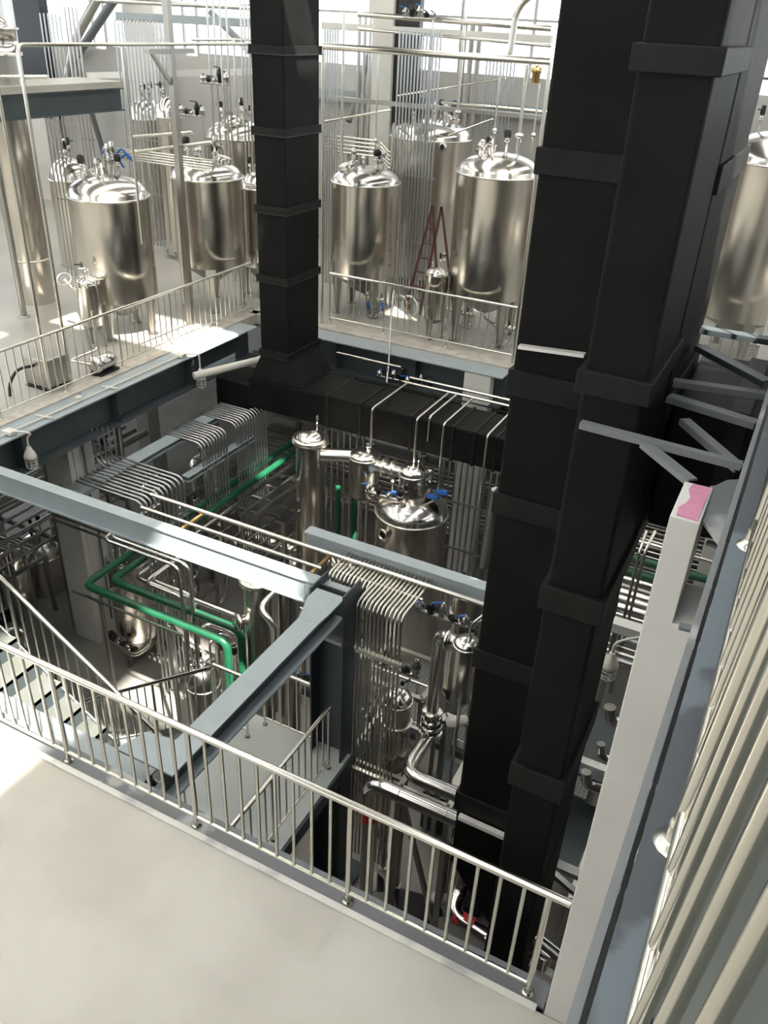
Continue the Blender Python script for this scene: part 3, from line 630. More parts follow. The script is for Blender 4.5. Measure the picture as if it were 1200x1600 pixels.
pipe('vapour_pipe', 'fat jacketed pipe from the slim column to the small separator', [(cx1+R1*.8, cy1, zfront(cx1, cy1, R1, 716)), (cx2-R2*.8, cy2, zfront(cx1, cy1, R1, 716))], .12, 'polish', seg=20)
pipe('vapour_pipe', 'short fat pipe between the two small domed drums', [(cx2+R2*.8, cy2, za2), (cx3-R3*.8, cy3, za2)], .11, 'polish', seg=20)
for x in (cx2+R2+.12, cx2+R2+.28): MB().lathe(0, 0, [(.17, 0), (.17, .03)], 20, (1, 0, 0), (x, cy2, za2)).build('clamp_flange', 'rail', V2)
# round sight glass
g = Yp(614, 838, CY-R4*.95); g.y = CY-R4-.02
sg = MB().lathe(0, 0, [(.075, -.1), (.075, .06), (.115, .06), (.115, .09), (.07, .09), (.065, .07), (.001, .065)], 24, (-.28, -.95, .1), (cx4-R4*.32, CY-R4*.95, g.z)).build('sight_port', 'rail', V4)
MB().lathe(0, 0, [(.06, .072), (.001, .076)], 20, (-.28, -.95, .1), (cx4-R4*.32, CY-R4*.95, g.z)).build('sight_glass', 'wet', sg)
for k, (px, py) in enumerate(((668, 775), (681, 768), (612, 770))):
    q = Yp(px, py, CY-.2); MB().bar(q, q+Vector((.22, -.03, .05)), .06, .06).build('blue_handle', 'bluep', V4, label='blue valve handle')
# front lower group
V5, cx5, cy5, R5 = fitv('banded domed receiver behind the vertical tube curtain', (596, 1140), (641, 1140), 7.2, 1110, 1205, 1079, legs=3, zfoot=GZ, fit=1, name='receiver_vessel', cat='vessel', seed=31, cone=.2, legR=.1, leg_w=.05)
z = zfront(cx5, cy5, R5, 1142); MB().torus((cx5, cy5, z), R5*1.03, .018, seg=40).build('girth_band', 'rail', V5)
V6, cx6, cy6, R6 = fitv('small domed drum beside the wide black duct, fed by an elbow pipe', (704, 1045), (746, 1045), 6.9, 1020, 1080, 997, legs=0, fit=1, name='separator_vessel', cat='vessel', seed=32, cone=.04)
MB().tube([(cx6, cy6, zfront(cx6, cy6, R6, 1080)-.02), (cx6, cy6, -3.0)], .022, seg=8).build('drain_leg', 'pipe', V6)
MB().tube([(cx6+.02, cy6, zat(cx6, cy6, 1000)), (cx6+.02, cy6, zat(cx6, cy6, 1000)+.22), (cx6+.2, cy6+.1, zat(cx6, cy6, 1000)+.45)], .016, .08, 8).build('vent_tube', 'rail', V6)
V7, cx7, cy7, R7 = fitv('domed tank behind the white beam end, with one bright band', (703, 965), (758, 965), 9.3, 940, 1100, 922, legs=3, zfoot=GZ, fit=3, name='receiver_vessel', cat='vessel', seed=33, cone=.2, leg_w=.05)
z = zfront(cx7, cy7, R7, 972); MB().torus((cx7, cy7, z), R7*1.03, .02, seg=40).build('girth_band', 'rail', V7)
V8, cx8, cy8, R8 = fitv('vertical exchanger with bolted side flange behind the stair landing', (385, 1020), (428, 1020), 7.9, 915, 1142, 900, legs=0, fit=2, name='heat_exchanger', cat='vessel', bottom=None, seed=34, band=False)
z = zfront(cx8, cy8, R8, 917)
MB().lathe(cx8, cy8, [(R8, z-.04), (R8*1.3, z-.04), (R8*1.3, z+.03), (R8, z+.03)], 32).build('head_flange', 'rail', V8)
zf = zfront(cx8, cy8, R8, 975)
fl = MB().lathe(0, 0, [(.07, 0), (.07, .12), (.13, .12), (.13, .16), (.001, .17)], 20, (-.5, -.85, .1), (cx8-R8*.4, cy8-R8*.85, zf)).build('side_flange', 'rail', V8)
b = MB()
for k in range(8): a = k*math.pi/4; c = Vector((cx8-R8*.4, cy8-R8*.85, zf))+Vector((-.5, -.85, .1)).normalized()*.165; u, v = _basis(Vector((-.5, -.85, .1))); b.lathe(0, 0, [(.012, 0), (.012, .02)], 6, (-.5, -.85, .1), c+u*.105*math.cos(a)+v*.105*math.sin(a))
b.build('flange_bolts', 'iron', fl)
fitv('second vertical exchanger, right of the flanged one and under the long blue beam', (436, 1020), (470, 1020), 8.2, 905, 1150, 890, legs=0, fit=2, name='heat_exchanger', cat='vessel', bottom=None, seed=35)
pipe('elbow_pipe', 'bright bent pipe linking the two vertical exchangers', [Yp(430, 925, 7.7), Yp(404, 950, 7.4), Yp(428, 975, 7.4), Yp(430, 1110, 7.4)], .045, 'rail', .15)
fitv('dull drum lying low behind the tube curtain, left of the banded receiver', (548, 1060), (580, 1060), 8.3, 1030, 1100, 1015, legs=0, fit=1, name='storage_drum', cat='vessel', seed=36)
# left-hand lower tanks, through the stair gap and behind the green pipes
fitv('copper-tinged tank below the green pipes beside the white column', (176, 950), (245, 950), 8.9, 890, 1005, 865, legs=3, zfoot=GZ, fit=4, name='storage_tank', seed=41, leg_w=.06)
fitv('tank behind the left conduit bank under the long blue beam', (285, 860), (352, 860), 12.4, 812, 935, 790, legs=3, zfoot=GZ, fit=4, name='storage_tank', seed=42, leg_w=.06)
for i, (l, r, y, rm, bt, ap, lb) in enumerate([((35, 900), (105, 900), 9.6, 880, 1010, 835, 'glossy domed tank deep in the dark left corner behind the sloping railing'),
        ((-10, 880), (40, 880), 11.5, 850, 960, 815, 'domed tank at the left picture edge below the long blue beam'),
        ((60, 850), (110, 850), 13, 830, 900, 800, 'sunlit domed tank just left of the left white column'),
        ((290, 1075), (345, 1075), 7.6, 1085, 1150, 1040, 'crumpled-looking glossy dome behind the stair landing corner railing'),
        ((300, 760), (352, 760), 13.5, 735, 830, 712, 'dark vessel between the left conduit racks'),
        ((225, 790), (262, 790), 12.2, 770, 850, 752, 'dim vessel behind the first conduit bend')]):
    fitv(lb, l, r, y, rm, bt, ap, legs=3, zfoot=GZ, fit=6, name='storage_tank', seed=50+i, leg_w=.06)

# small equipment on the left and far floors
def filter_pot(label, px, py, R, h, legs=3, seed=1):
    q = Zp(px, py, 0); t = vessel(label, q.x, q.y, R, .42, .42+h, .42+h+.12, legs=legs, zfoot=0, name='filter_pot', cat='filter', fit=3, seed=seed, cone=.12, leg_w=.035, seg=32)
    mb = MB()
    for k in range(8): a = k*math.pi/4; mb.lathe(q.x+R*1.06*math.cos(a), q.y+R*1.06*math.sin(a), [(.018, .38+h), (.018, .47+h)], 8)
    mb.build('clamp_bolts', 'rail', t)['kind'] = 'stuff'; return t
filter_pot('squat clamp lidded filter pot beside the large left tank', 150, 540, .2, .75, seed=61)
filter_pot('clamp lidded filter pot standing between the middle tanks', 676, 527, .22, .85, seed=62)
# folding ladder
q0, q1, q2 = Yp(645, 470, 16.2), Yp(702, 462, 16.2), Yp(683, 322, 16.2); q0.z = q1.z = 0
t = thing('step_ladder', 'dark red folding step ladder standing open behind the filter pot', 'ladder', (q0+q1)/2)
for s in (-.18, .18):
    MB().bar(q0+Vector((s, 0, 0)), q2+Vector((s*.55, 0, 0)), .045, .03).build('rail', 'rust', t)
    MB().bar(q1+Vector((s, 0, 0)), q2+Vector((s*.55, 0, 0)), .045, .03).build('rail', 'rust', t)
for k in range(1, 7):
    c = q0.lerp(q2, k/7.5); w = .18-.08*k/7.5; MB().bar(c+Vector((-w, 0, 0)), c+Vector((w, 0, 0)), .05, .02).build('tread', 'rust', t)
# pump box
q = Zp(70, 605, 0)
t = thing('pump_cabinet', 'small stainless pump box on the left floor close to the railing', 'pump', q)
MB().box(q.x-.28, q.y-.1, .04, q.x+.22, q.y+.35, .52).build('housing', 'dull', t, bevel=.02)
MB().box(q.x-.3, q.y-.12, 0, q.x+.24, q.y+.37, .04).build('skid', 'iron', t)
MB().tube([(q.x-.05, q.y-.1, .4), (q.x-.1, q.y-.4, .42), (q.x-.15, q.y-.55, .2), (q.x-.12, q.y-.6, .02)], .025, .12).build('hose', 'iron', t)
q = q+Vector((.35, .9, 0))
t = thing('transfer_pump', 'small motor pump with stainless pipework beside the pump box', 'pump', q)
MB().lathe(0, 0, [(.1, 0), (.13, .03), (.13, .3), (.09, .36)], 20, (0, 1, 0), (q.x, q.y, .2)).build('motor', 'pipe', t)
MB().lathe(0, 0, [(.06, 0), (.15, .02), (.15, .08), (.05, .1)], 20, (0, 1, 0), (q.x, q.y-.12, .2)).build('pump_head', 'polish', t)
MB().box(q.x-.12, q.y-.1, 0, q.x+.12, q.y+.35, .06).build('base', 'iron', t)
MB().tube([(q.x, q.y-.1, .2), (q.x-.5, q.y-.15, .2), (q.x-.5, q.y+.5, .2), (q.x-.5, q.y+.5, .9)], .025, .08).build('pipework', 'rail', t)
q = Zp(588, 482, 0)
tag(MB().lathe(q.x, q.y, [(.16, 0), (.22, .03), (.25, .1), (.2, .16), (.08, .2), (.001, .2)], 14).build('tarpaulin_bundle', 'bluep'), 'crumpled blue plastic bundle on the floor under the middle tank', 'bundle')
# clear hose looping over the far rail
q = Yp(615, 455, 14.45)
tag(MB().tube([Zp(640, 500, .5), Yp(628, 470, 14.9), Yp(618, 452, 14.62), q, Yp(611, 500, 14.1), Yp(607, 572, 13.5), Yp(604, 598, 13.2)], .022, .12).build('hose', 'hose'), 'clear plastic hose hanging over the far railing down to the black duct', 'hose')
t = thing('hose_coil', 'white coiled hose with yellow tag on a rack by the far railing', 'hose', Zp(638, 520, 0))
c = Yp(640, 478, 14.9); MB().torus(c, .2, .022, (.2, 1, .1), 24, 6).build('coil', 'clear', t); MB().torus(c+Vector((-.2, .03, .02)), .16, .018, (.3, 1, .2), 24, 6).build('coil', 'clear', t)
MB().box(c.x-.02, c.y-.06, c.z-.06, c.x+.05, c.y-.05, c.z+.06).build('tag', 'brass', t, label='yellow tag')
MB().tube([(c.x, c.y+.05, 0), (c.x, c.y+.05, c.z+.18)], .02, seg=8).build('stand', 'rail', t)

# tank bottoms: outlet pipe manifolds
def manifold(label, cx, cy, z, L=.9, seed=1, n=4):
    rnd = random.Random(seed); t = thing('outlet_manifold', label, 'pipework', (cx, cy, 0))
    MB().tube([(cx, cy, z+.3), (cx, cy, z), (cx+L*.4, cy-.3, z), (cx+L, cy-.3, z)], .028, .08).build('header', 'pipe', t)
    for k in range(n):
        x = cx+L*.4+L*.6*k/n; y = cy-.3
        v = MB().lathe(0, 0, [(.03, 0), (.055, .01), (.055, .07), (.03, .08)], 12, (1, 0, 0), (x, y, z)).build('valve', 'rail', t)
        MB().bar((x+.04, y, z), (x+.04, y-.05, z+.15), .02, .015).build('handle', 'iron' if k % 2 else 'rail', v)
        MB().tube([(x+.1, y, z), (x+.1, y, .1), (x+.1, y-.25, .1)], .018, .05, 8).build('branch', 'pipe', t)
    return t
manifold('outlet pipework with valves under the large left tank', q1[0], q1[1], .32, .7, 1, 5)
manifold('outlet pipework under the tank with sloping bottom left of the riser', q2[0], q2[1], .35, .8, 2, 5)
manifold('outlet pipework under the middle tank behind the far railing', q3[0], q3[1], .4, .7, 3)
manifold('outlet pipework under the sunlit tank beside the wide duct', q4[0], q4[1], .4, .8, 4, 5)
manifold('outlet pipework under the big right edge tank', q5[0], q5[1], .4, .6, 5, 3)
t = thing('handwheel_valve', 'stainless valve with spoked handwheel left of the large left tank', 'valve', Yp(112, 455, 11.3))
c = Yp(100, 436, 11.3); MB().torus(c, .13, .012, (.3, -.6, .7), 22, 6).build('handwheel', 'rail', t)
MB().tube([c, c+Vector((.12, .05, -.16)), c+Vector((.45, .1, -.14))], .04, .05).build('body', 'polish', t)
t = thing('pressure_gauge', 'round sight disc on the rear tall tank', 'gauge', Yp(693, 230, 17.4))
c = Yp(693, 230, 17.4); MB().lathe(0, 0, [(.09, 0), (.1, .04), (.07, .05), (.001, .05)], 20, (-.3, -.95, 0), c).build('rim', 'rail', t)
MB().lathe(0, 0, [(.06, .052), (.001, .056)], 20, (-.3, -.95, 0), c).build('glass', 'iron', t)
# blue hoses/valves over the large left tank
t = thing('blue_valve_group', 'blue plastic hoses on the pipework over the large left tank', 'hose', Yp(172, 250, 12.2))
for k in range(5): q = Yp(158+k*8, 240+(k % 3)*7, 12.2+k*.05); MB().tube([q, q+Vector((.12, .02, .1)), q+Vector((.2, .1, -.08))], .02, .05, 8).build('blue_hose', 'bluep', t)

# ================================================================== TUBE BANKS ON THE WALL AND RACKS
def bank(label, paths, r=.014, m='tube', bend=.1, bars=(), name='conduit_bank', seg=8):
    p = paths[len(paths)//2][0]; t = thing(name, label, 'conduits', (p[0], p[1], min(q[2] for pa in paths for q in pa)))
    for pa in paths: MB().tube(pa, r, bend, seg).build('conduit', m, t)
    for a, b, w in bars: MB().bar(a, b, w, w).build('clamp_bar', m, t)
    return t
def vbank(label, x0, x1, n, Y, pt, pb, r=.014, bars=2, top=None, m='tube'):
    a0, a1 = Yp(x0, pt, Y), Yp(x1, pt, Y); zb_ = .0
    paths = []
    for k in range(n):
        x = a0.x+(a1.x-a0.x)*k/(n-1); z1 = a0.z
        pa = [(x, Y, zb_), (x, Y, z1)]
        if top: pa.append((x+top[0], Y+top[1], z1))
        paths.append(pa)
    return bank(label, paths, r, m, .12, [((a0.x-.05, Y+.03, zb_+(a0.z-zb_)*(i+1)/(bars+1)), (a1.x+.05, Y+.03, zb_+(a0.z-zb_)*(i+1)/(bars+1)), .025) for i in range(bars)])
vbank('tall bank of wall conduits bending back at top left, in front of the bright window', 178, 262, 15, 17.6, 30, 420, .02, 3, (0, .8))
vbank('tall bank of white conduits falling in front of the rear tank beside the middle tank', 625, 690, 13, 16.9, 45, 445, .02, 3)
vbank('short row of conduits on the rear wall near the wide duct', 762, 806, 9, 20.3, 85, 215, .02, 1)
vbank('conduits close behind the slim riser on its right side', 508, 528, 6, 17.2, 45, 300, .018, 2)
vbank('pair of thick pipes running up the rear wall above the middle tank', 562, 580, 3, 19.3, 20, 250, .05, 1, None, 'pipe')
vbank('thick grey downpipes behind the sunlit tank', 728, 752, 3, 19.6, 30, 330, .06, 1, None, 'dull')
vbank('thin conduits on the far left wall beneath the black panel', 62, 92, 6, 18.4, 20, 130, .018, 1)
vbank('row of slim pipes rising over the tank left of the riser', 322, 352, 4, 16.5, -10, 230, .022, 1, None, 'pipe')
vbank('slim pipes rising past the stainless support post', 244, 262, 4, 17.1, 60, 260, .02, 1, None, 'pipe')
vbank('thin pipes rising beside the tall left column', 100, 118, 4, 16, 10, 250, .025, 1, None, 'pipe')
vbank('slim pipes rising over the rear left tank', 70, 88, 4, 14.2, 180, 300, .018, 1, None, 'pipe')
vbank('thin conduits left of the large left tank against the white wall', 375, 392, 4, 16.2, -5, 130, .02, 0, None, 'pipe')
bp = []
for k in range(5): y = 17.3+.08*k; a = Yp(508, 235-k*6, y); b = Yp(612, 262-k*9, y); bp.append([a, (b.x-.3, y, a.z), (b.x, y, a.z-.25), (b.x, y, a.z+.7-.1*k)])
bank('nest of bent tubes looping behind the head of the middle tank', bp, .02, 'rail', .12)
bp = []
for k in range(5): y = 13.4+.1*k; a = Yp(160+k, 228+k*4, y); b = Yp(330, 205+k*7, y); bp.append([(a.x, y, a.z-.4), (a.x, y, a.z), (b.x, y, a.z)])
bank('row of bright tubes running right from above the large left tank', bp, .018, 'rail', .1)
# rising pipes above far tanks
for i, (px, pt, pb, Y, r, lb) in enumerate([(770, 100, 232, 15.5, .02, 'slim riser pipe standing on the sunlit tank head'), (808, 100, 240, 15.4, .035, 'thick valve riser pipe on the sunlit tank, right of centre'),
        (830, 130, 240, 15.3, .018, 'thin riser pipe with brass valve near the wide duct'), (713, 20, 200, 17.5, .03, 'riser pipe in front of the rear tall tank'),
        (586, 72, 245, 15.8, .018, 'thin riser pipe over the middle tank'), (530, 20, 500, 16.5, .03, 'pipe rising just right of the slim riser duct'),
        (353, 90, 230, 14.6, .02, 'riser pipe on the tank left of the slim riser duct'), (372, 60, 220, 14.8, .02, 'outer riser pipe beside the slim riser duct, on its left'), (430, 0, 10, 15, .02, '')]):
    if not lb: continue
    a = Yp(px, pb, Y); b = Yp(px, pt, Y); t = thing('riser_pipe', lb, 'pipe', (a.x, Y, a.z))
    MB().tube([(a.x, Y, a.z), (a.x, Y, b.z)], r, seg=10).build('pipe', 'rail', t)
    MB().lathe(a.x, Y, [(r, a.z+.25), (r*2.2, a.z+.27), (r*2.2, a.z+.32), (r, a.z+.34)], 12).build('clamp', 'rail', t)
c = Yp(838, 115, 15.3); t = thing('diaphragm_valve', 'brass coloured valve hanging under the top pipe frame near the wide duct', 'valve', c)
MB().lathe(c.x, c.y, [(.04, c.z-.15), (.07, c.z-.12), (.07, c.z), (.09, c.z+.02), (.09, c.z+.08), (.03, c.z+.12)], 14).build('body', 'brass', t)
for i, (q0, q1, Y, r, lb) in enumerate([((690, 160), (1010, 190), 17.6, .035, 'long level pipe behind the sunlit tank dome'), ((560, 22), (862, 45), 17.2, .05, 'fat bright pipe across the top of the picture'),
        ((560, 45), (862, 72), 17.4, .03, 'second bright pipe just below the fat top pipe'), ((505, 190), (610, 172), 16.5, .025, 'slanting white tube right of the slim riser'),
        ((620, 150), (790, 122), 18, .02, 'thin slanting tube above the rear tall tank'), ((700, 212), (770, 186), 17.2, .02, 'thin slanting tube left of the sunlit dome'),
        ((300, 62), (396, 62), 16.4, .03, 'level pipe left of the slim riser near the top'), ((150, 0), (395, 12), 18.2, .06, 'fat pipe along the top edge at left'),
        ((205, 214), (300, 207), 13.2, .03, 'upper tube between conduit bank and support post'), ((205, 238), (330, 222), 13.0, .03, 'lower tube between conduit bank and support post'),
        ((0, 120), (75, 120), 10.5, .03, 'short pipe in front of the raised floor at top left'), ((1166, 118), (1215, 122), 15, .04, 'short pipe at the right edge above the big tank')]):
    tag(MB().tube([Yp(*q0, Y), Yp(*q1, Y)], r, seg=10).build('level_pipe', 'rail'), lb, 'pipe')
pipe('bent_pipe', 'thick hooked pipe going up beside the wide duct at the top', [Yp(795, 95, 16.4), Yp(808, 8, 16.4), Yp(850, -20, 16.4)], .06, 'rail', .25)
pipe('bent_pipe', 'curved dark pipe on the wall at top left', [Yp(440/2.857, -5, 18.8), Yp(118, 60, 18.8), Yp(100, 150, 18.8)], .12, 'dull', .3)

# cable rack A: three cascading banks left
ra = Zp(150, 740, -1.0); rb = Zp(375, 618, -1.0)
t = thing('cable_tray', 'grey steel tray carrying the left conduit bends', 'tray', (ra.x, (ra.y+rb.y)/2, -1.1))
MB().channel((ra.x, ra.y-.1, -1.06), (ra.x, 13.3, -1.06), .28, .1, .012, 1).build('channel', 'blue', t)
MB().channel((ra.x+.62, ra.y+1.3, -1.5), (ra.x+.62, 11.8, -1.5), .16, .1, .012, 1).build('channel', 'blue', t)
for y in (ra.y+.1, ra.y+1.5, ra.y+3): MB().bar((ra.x+.1, y, -1.2), (ra.x+.1, y, GZ), .06, .06).build('post', 'dull', t)
bp = []
for k in range(11):
    y = Zp(170+k*5, 768-k*4.3, -1).y; x1 = Zp(262+k*2.2, 772-k*3, -1).x
    bp.append([(ra.x-.1, y, -1), (ra.x+1.25, y, -1), (ra.x+1.25, y, -4.9)])
bank('front bank of eleven conduits bending down behind the long blue beam', bp, .02, 'tube', .16, [((ra.x+1.25, bp[0][0][1]-.05, -1.7), (ra.x+1.25, bp[-1][0][1]+.05, -1.7), .03), ((ra.x+1.25, bp[0][0][1]-.05, -2.6), (ra.x+1.25, bp[-1][0][1]+.05, -2.6), .03)])
bp = []
for k in range(9):
    y = ra.y+1.75+k*.085; bp.append([(ra.x-.05, y, -1), (ra.x+.75, y, -1), (ra.x+.75, y, -2.5)])
bank('middle short bank of conduit bends on the left tray', bp, .02, 'tube', .16)
bp = []
for k in range(12):
    y = ra.y+2.75+k*.085; bp.append([(ra.x-.05, y, -1), (ra.x+.75, y, -1), (ra.x+.75, y, -4.2)])
bank('rear bank of conduits falling from the left tray beneath the caged lamp', bp, .02, 'tube', .16, [((ra.x+.75, bp[0][0][1]-.05, -2), (ra.x+.75, bp[-1][0][1]+.05, -2), .03)])
bp = []
for k in range(6):
    a = Yp(138+k*6, 690-k*2, 9.0); y = 9.1+.05*k; x = ra.x-.55+k*.07; bp.append([(x, y, -.55), (x, y, -1.15-.02*k), (x+.25, y+.0, -1.25), (ra.x-.02, y+.1, -1.28)])
bank('small curved bundle rising beside the left white column with blue ends', bp, .018, 'tube', .15)
bp = []
for k in range(7):
    z = -1.35-.11*k; bp.append([(ra.x-.9, ra.y-.25, z), (ra.x+.9, ra.y-.25, z)])
bank('stack of level pipes left of the front conduit bank', bp, .022, 'pipe', .1)

# rack B: parallel tubes turning down in front
xa, xb, yb_, ye = Zp(440, 905, -.1).x+.42, Zp(628, 964, -.1).x, Zp(600, 952, -.1).y, y0
xa = -4.04; N = 23; bp = []
for k in range(N):
    x = xa+(xb-xa)*k/(N-1); yk = 6.62 if x > -3.5 else 6.93; bp.append([(x, ye+.1, -.1), (x, yk, -.1), (x, yk, -4.3)])
bank('fan of many parallel tubes crossing to the dark post then dropping as a curtain', bp, .0155, 'rail', .14,
     [((xa, 6.6, zat(-3.3, 6.62, 1020)), (xb+.05, 6.6, zat(-3.3, 6.62, 1020)), .05), ((xa, 6.6, zat(-3.3, 6.62, 1205)), (xb+.05, 6.6, zat(-3.3, 6.62, 1205)), .045), ((xa, 6.6, -3.4), (xb+.05, 6.6, -3.4), .03), ((xa, 7.05, -.125), (xb+.05, 7.05, -.125), .03)], name='tube_curtain')
t = thing('long_pipe_pair', 'pair of long thin pipes crossing the well from the left tray to the white beam', 'pipe', (-4.5, 7.4, -.1))
a, b = Zp(270, 778, -.06), Zp(760, 930, -.06)
MB().tube([(a.x-.3, 7.25, -.06), (-1.3, 7.25, -.06)], .028).build('pipe', 'rail', t)
MB().tube([(a.x-.3, 7.05, -.16), (-4.2, 7.05, -.16)], .028).build('pipe', 'rail', t)
for x in (-4.28, -6.2): MB().bar((x, 6.95, -.2), (x, 7.35, -.2), .04, .04).build('pipe_clamp', 'brass', t)

# green pipes
zg = -2.2; t = thing('green_pipe_pair', 'pair of dark green pipes with right-angle turn below the blue beam', 'pipe', (-8, 8, zg))
c1 = Zp(132, 914, zg); c2 = Zp(168, 908, zg); e1 = Zp(357, 1000, zg); e2 = Zp(352, 978, zg)
xe = e1.x
MB().tube([(c1.x, 13.5, zg), (c1.x, c1.y, zg), (xe, c1.y, zg), (xe, c1.y, -4.8)], .062, .17, 16).build('pipe', 'green', t, label='outer green pipe')
MB().tube([(c1.x+.27, 13.5, zg), (c1.x+.27, c1.y+.3, zg), (xe+.02, c1.y+.3, zg), (xe+.02, c1.y+.3, -4.8)], .062, .17, 16).build('pipe', 'green', t, label='inner green pipe')
MB().tube([(c1.x+.52, 13.5, zg), (c1.x+.52, c1.y+.55, zg), (xe-.1, c1.y+.55, zg), (xe-.1, c1.y+.55, -4.8)], .035, .14, 12).build('pipe', 'pipe', t, label='thin stainless pipe')
t = thing('pipe_support', 'stainless angle frame carrying the green pipes', 'frame', (c1.x+1, c1.y, GZ))
MB().bar((c1.x-.15, c1.y-.12, zg-.09), (xe+.1-.8, c1.y-.12, zg-.09), .03, .03).build('rail', 'rail', t)
for x in (c1.x+.35, xe-1.0): MB().bar((x, c1.y-.05, zg-.1), (x, c1.y+.6, zg-.1), .05, .05).build('cross_bar', 'dull', t); MB().bar((x, c1.y-.05, zg-.1), (x, c1.y-.05, GZ), .05, .05).build('post', 'dull', t)
# thin square loops between beam and green pipes
for i, (z0, x0, x1, yA, lb) in enumerate([(-1.2, 160, 300, 7.35, 'upper pair of thin pipes looping down under the blue beam'), (-1.9, 225, 285, 7.6, 'lower pair of thin pipes looping down beside the first conduit bank')]):
    t = thing('looped_pipes', lb, 'pipe', (-7, yA, z0))
    for s in (0, .09):
        a = Zp(x0+s*40, 842 if i == 0 else 910, z0); b = Zp(x1, 870 if i == 0 else 935, z0)
        MB().tube([(a.x, a.y+1.2, z0), (a.x, a.y+s, z0), (b.x+s, a.y+s, z0), (b.x+s, a.y+s, z0-1.9)], .026, .16, 10).build('pipe', 'pipe', t)
for i, (px, py, w_) in enumerate([(210, 1020, 1.0), (335, 945, .8)]):
    q = Yp(px, py, 8.2+i*2.5); t = thing('drip_loop', ['curved pair of tubes hanging below the copper-tinged tank', 'curved pair of tubes hanging below the rear left tank'][i], 'pipe', q)
    for s in (0, .06): MB().tube([q+Vector((-w_*.6, 0, .05-s)), q+Vector((0, 0, -.05-s)), q+Vector((w_*.2, .2, .15-s)), q+Vector((w_*.2, .3, .8))], .018, .25, 8).build('tube', 'rail', t)
bp = []
for k in range(9):
    s = k*.055; y = 8.6+s*.3; x = Yp(262, 930, 8.6).x+s; bp.append([(x, y, -1.9), (x, y, -3.5-s), (x+.35-s*.3, y-.05, -3.9-s*.4)])
bank('nested conduits hooking to the right behind the inner green pipe', bp, .02, 'rail', .25)

# ================================================================== LOWER PIPEWORK
def flange(parent, c, ax, r=.14, w=.03): return MB().lathe(0, 0, [(r*.6, 0), (r, 0), (r, w), (r*.6, w)], 20, ax, c).build('flange', 'rail', parent)
a, b = Yp(580, 1222, 5.7), Yp(718, 1278, 5.7)
t = thing('jacketed_pipe', 'fat bright jacketed pipe turning down just behind the near railing', 'pipe', (a.x, 5.7, GZ))
MB().tube([(a.x, 5.7, GZ+.3), (a.x, 5.7, a.z), (-1.0, 5.7, a.z)], .085, .17, 20).build('pipe', 'polish', t)
for x in (a.x+.35, a.x+.9): MB().torus((x, 5.7, a.z), .087, .006, (1, 0, 0), 20, 5).build('jacket_seam', 'rail', t)
MB().lathe(a.x, 5.7, [(.087, zat(a.x, 5.6, 1290)), (.088, zat(a.x, 5.6, 1268))], 18).build('red_label', 'red', t, label='red band label')
p0, p1, p2 = Yp(649, 1168, 6.55), Yp(629, 1212, 6.3), Yp(722, 1250, 6.3)
zz = p2.z+.05
t = thing('jacketed_pipe', 'fat bright jacketed pipe bending from the valve towards the wide duct', 'pipe', (p1.x, 6.3, zz))
MB().tube([(p0.x, 7.0, zz), (p0.x, 6.3, zz), (-1.2, 6.3, zz)], .085, .2, 20).build('pipe', 'polish', t)
vx = p0.x; vy = 7.0
zt = zat(vx, vy, 1025)
c6z = zfront(cx6, cy6, R6, 1028)
t = thing('elbow_pipe', 'fat vertical pipe with top elbow feeding the small drum beside the duct', 'pipe', (vx, vy, zz))
MB().tube([(vx, vy, zz+.35), (vx, vy, c6z), (cx6-R6*.8, cy6+.05, c6z)], .078, .22, 20).build('pipe', 'pipe', t)
flange(t, (cx6-R6-.12, cy6+.05, c6z), (1, 0, 0), .125, .05); flange(t, (vx, vy, zz+.36), (0, 0, 1), .125, .04)
t = thing('butterfly_valve', 'flanged valve with pale actuator at the foot of the fat vertical pipe', 'valve', (vx, vy, zz))
for k in range(3): flange(t, (vx, vy, zz+.02+k*.1), (0, 0, 1), .15-.01*k, .05)
MB().lathe(vx, vy, [(.11, zz-.05), (.12, zz+.1), (.09, zz+.34)], 20).build('body', 'polish', t)
b = MB()
for k in range(8): a_ = k*math.pi/4; b.lathe(vx+.12*math.cos(a_), vy+.12*math.sin(a_), [(.012, zz-.03), (.012, zz+.3)], 6)
b.build('stud_bolts', 'iron', t)
MB().lathe(0, 0, [(.05, 0), (.065, .02), (.065, .24), (.03, .26)], 16, (.85, .3, .35), (vx+.2, vy, zz+.28)).build('actuator', 'plast', t, label='pale cylindrical actuator')
MB().tube([(vx+.1, vy, zz+.25), (vx+.25, vy, zz+.3)], .02).build('stem', 'iron', t)
# bottom right pipes near the foot of ducts
a = Yp(703, 1425, 4.74)
t = thing('jacketed_pipe', 'bright jacketed pipe with elbow low behind the right part of the near railing', 'pipe', (a.x, 5.2, GZ))
MB().tube([(a.x+.02, 5.0, a.z+.9), (a.x+.02, 5.0, a.z+.1), (a.x, 4.74, a.z), (-.92, 4.7, a.z-.05)], .07, .14, 18).build('pipe', 'polish', t)
q = Yp(738, 1456, 5.12); MB().tube([(q.x-.1, 4.735, a.z-.012), (q.x+.1, 4.73, a.z-.018)], .0715, seg=18).build('red_label', 'red', t, label='red printed label')
pipe('drain_pipe', 'upright slim pipe with red band behind the near railing', [Yp(716, 1345, 5.6), (Yp(716, 1345, 5.6).x, 5.6, a.z+.1)], .045, 'pipe')
pipe('level_pipe', 'pale level pipe at the foot of the front black duct', [Yp(775, 1475, 4.3)-Vector((.1, 0, 0)), Yp(845, 1500, 4.3), ], .03, 'rail')
q = Yp(850, 1495, 3.95)
t = thing('drain_valve', 'short bright valve at the right end of the near railing, beside the white column', 'valve', q)
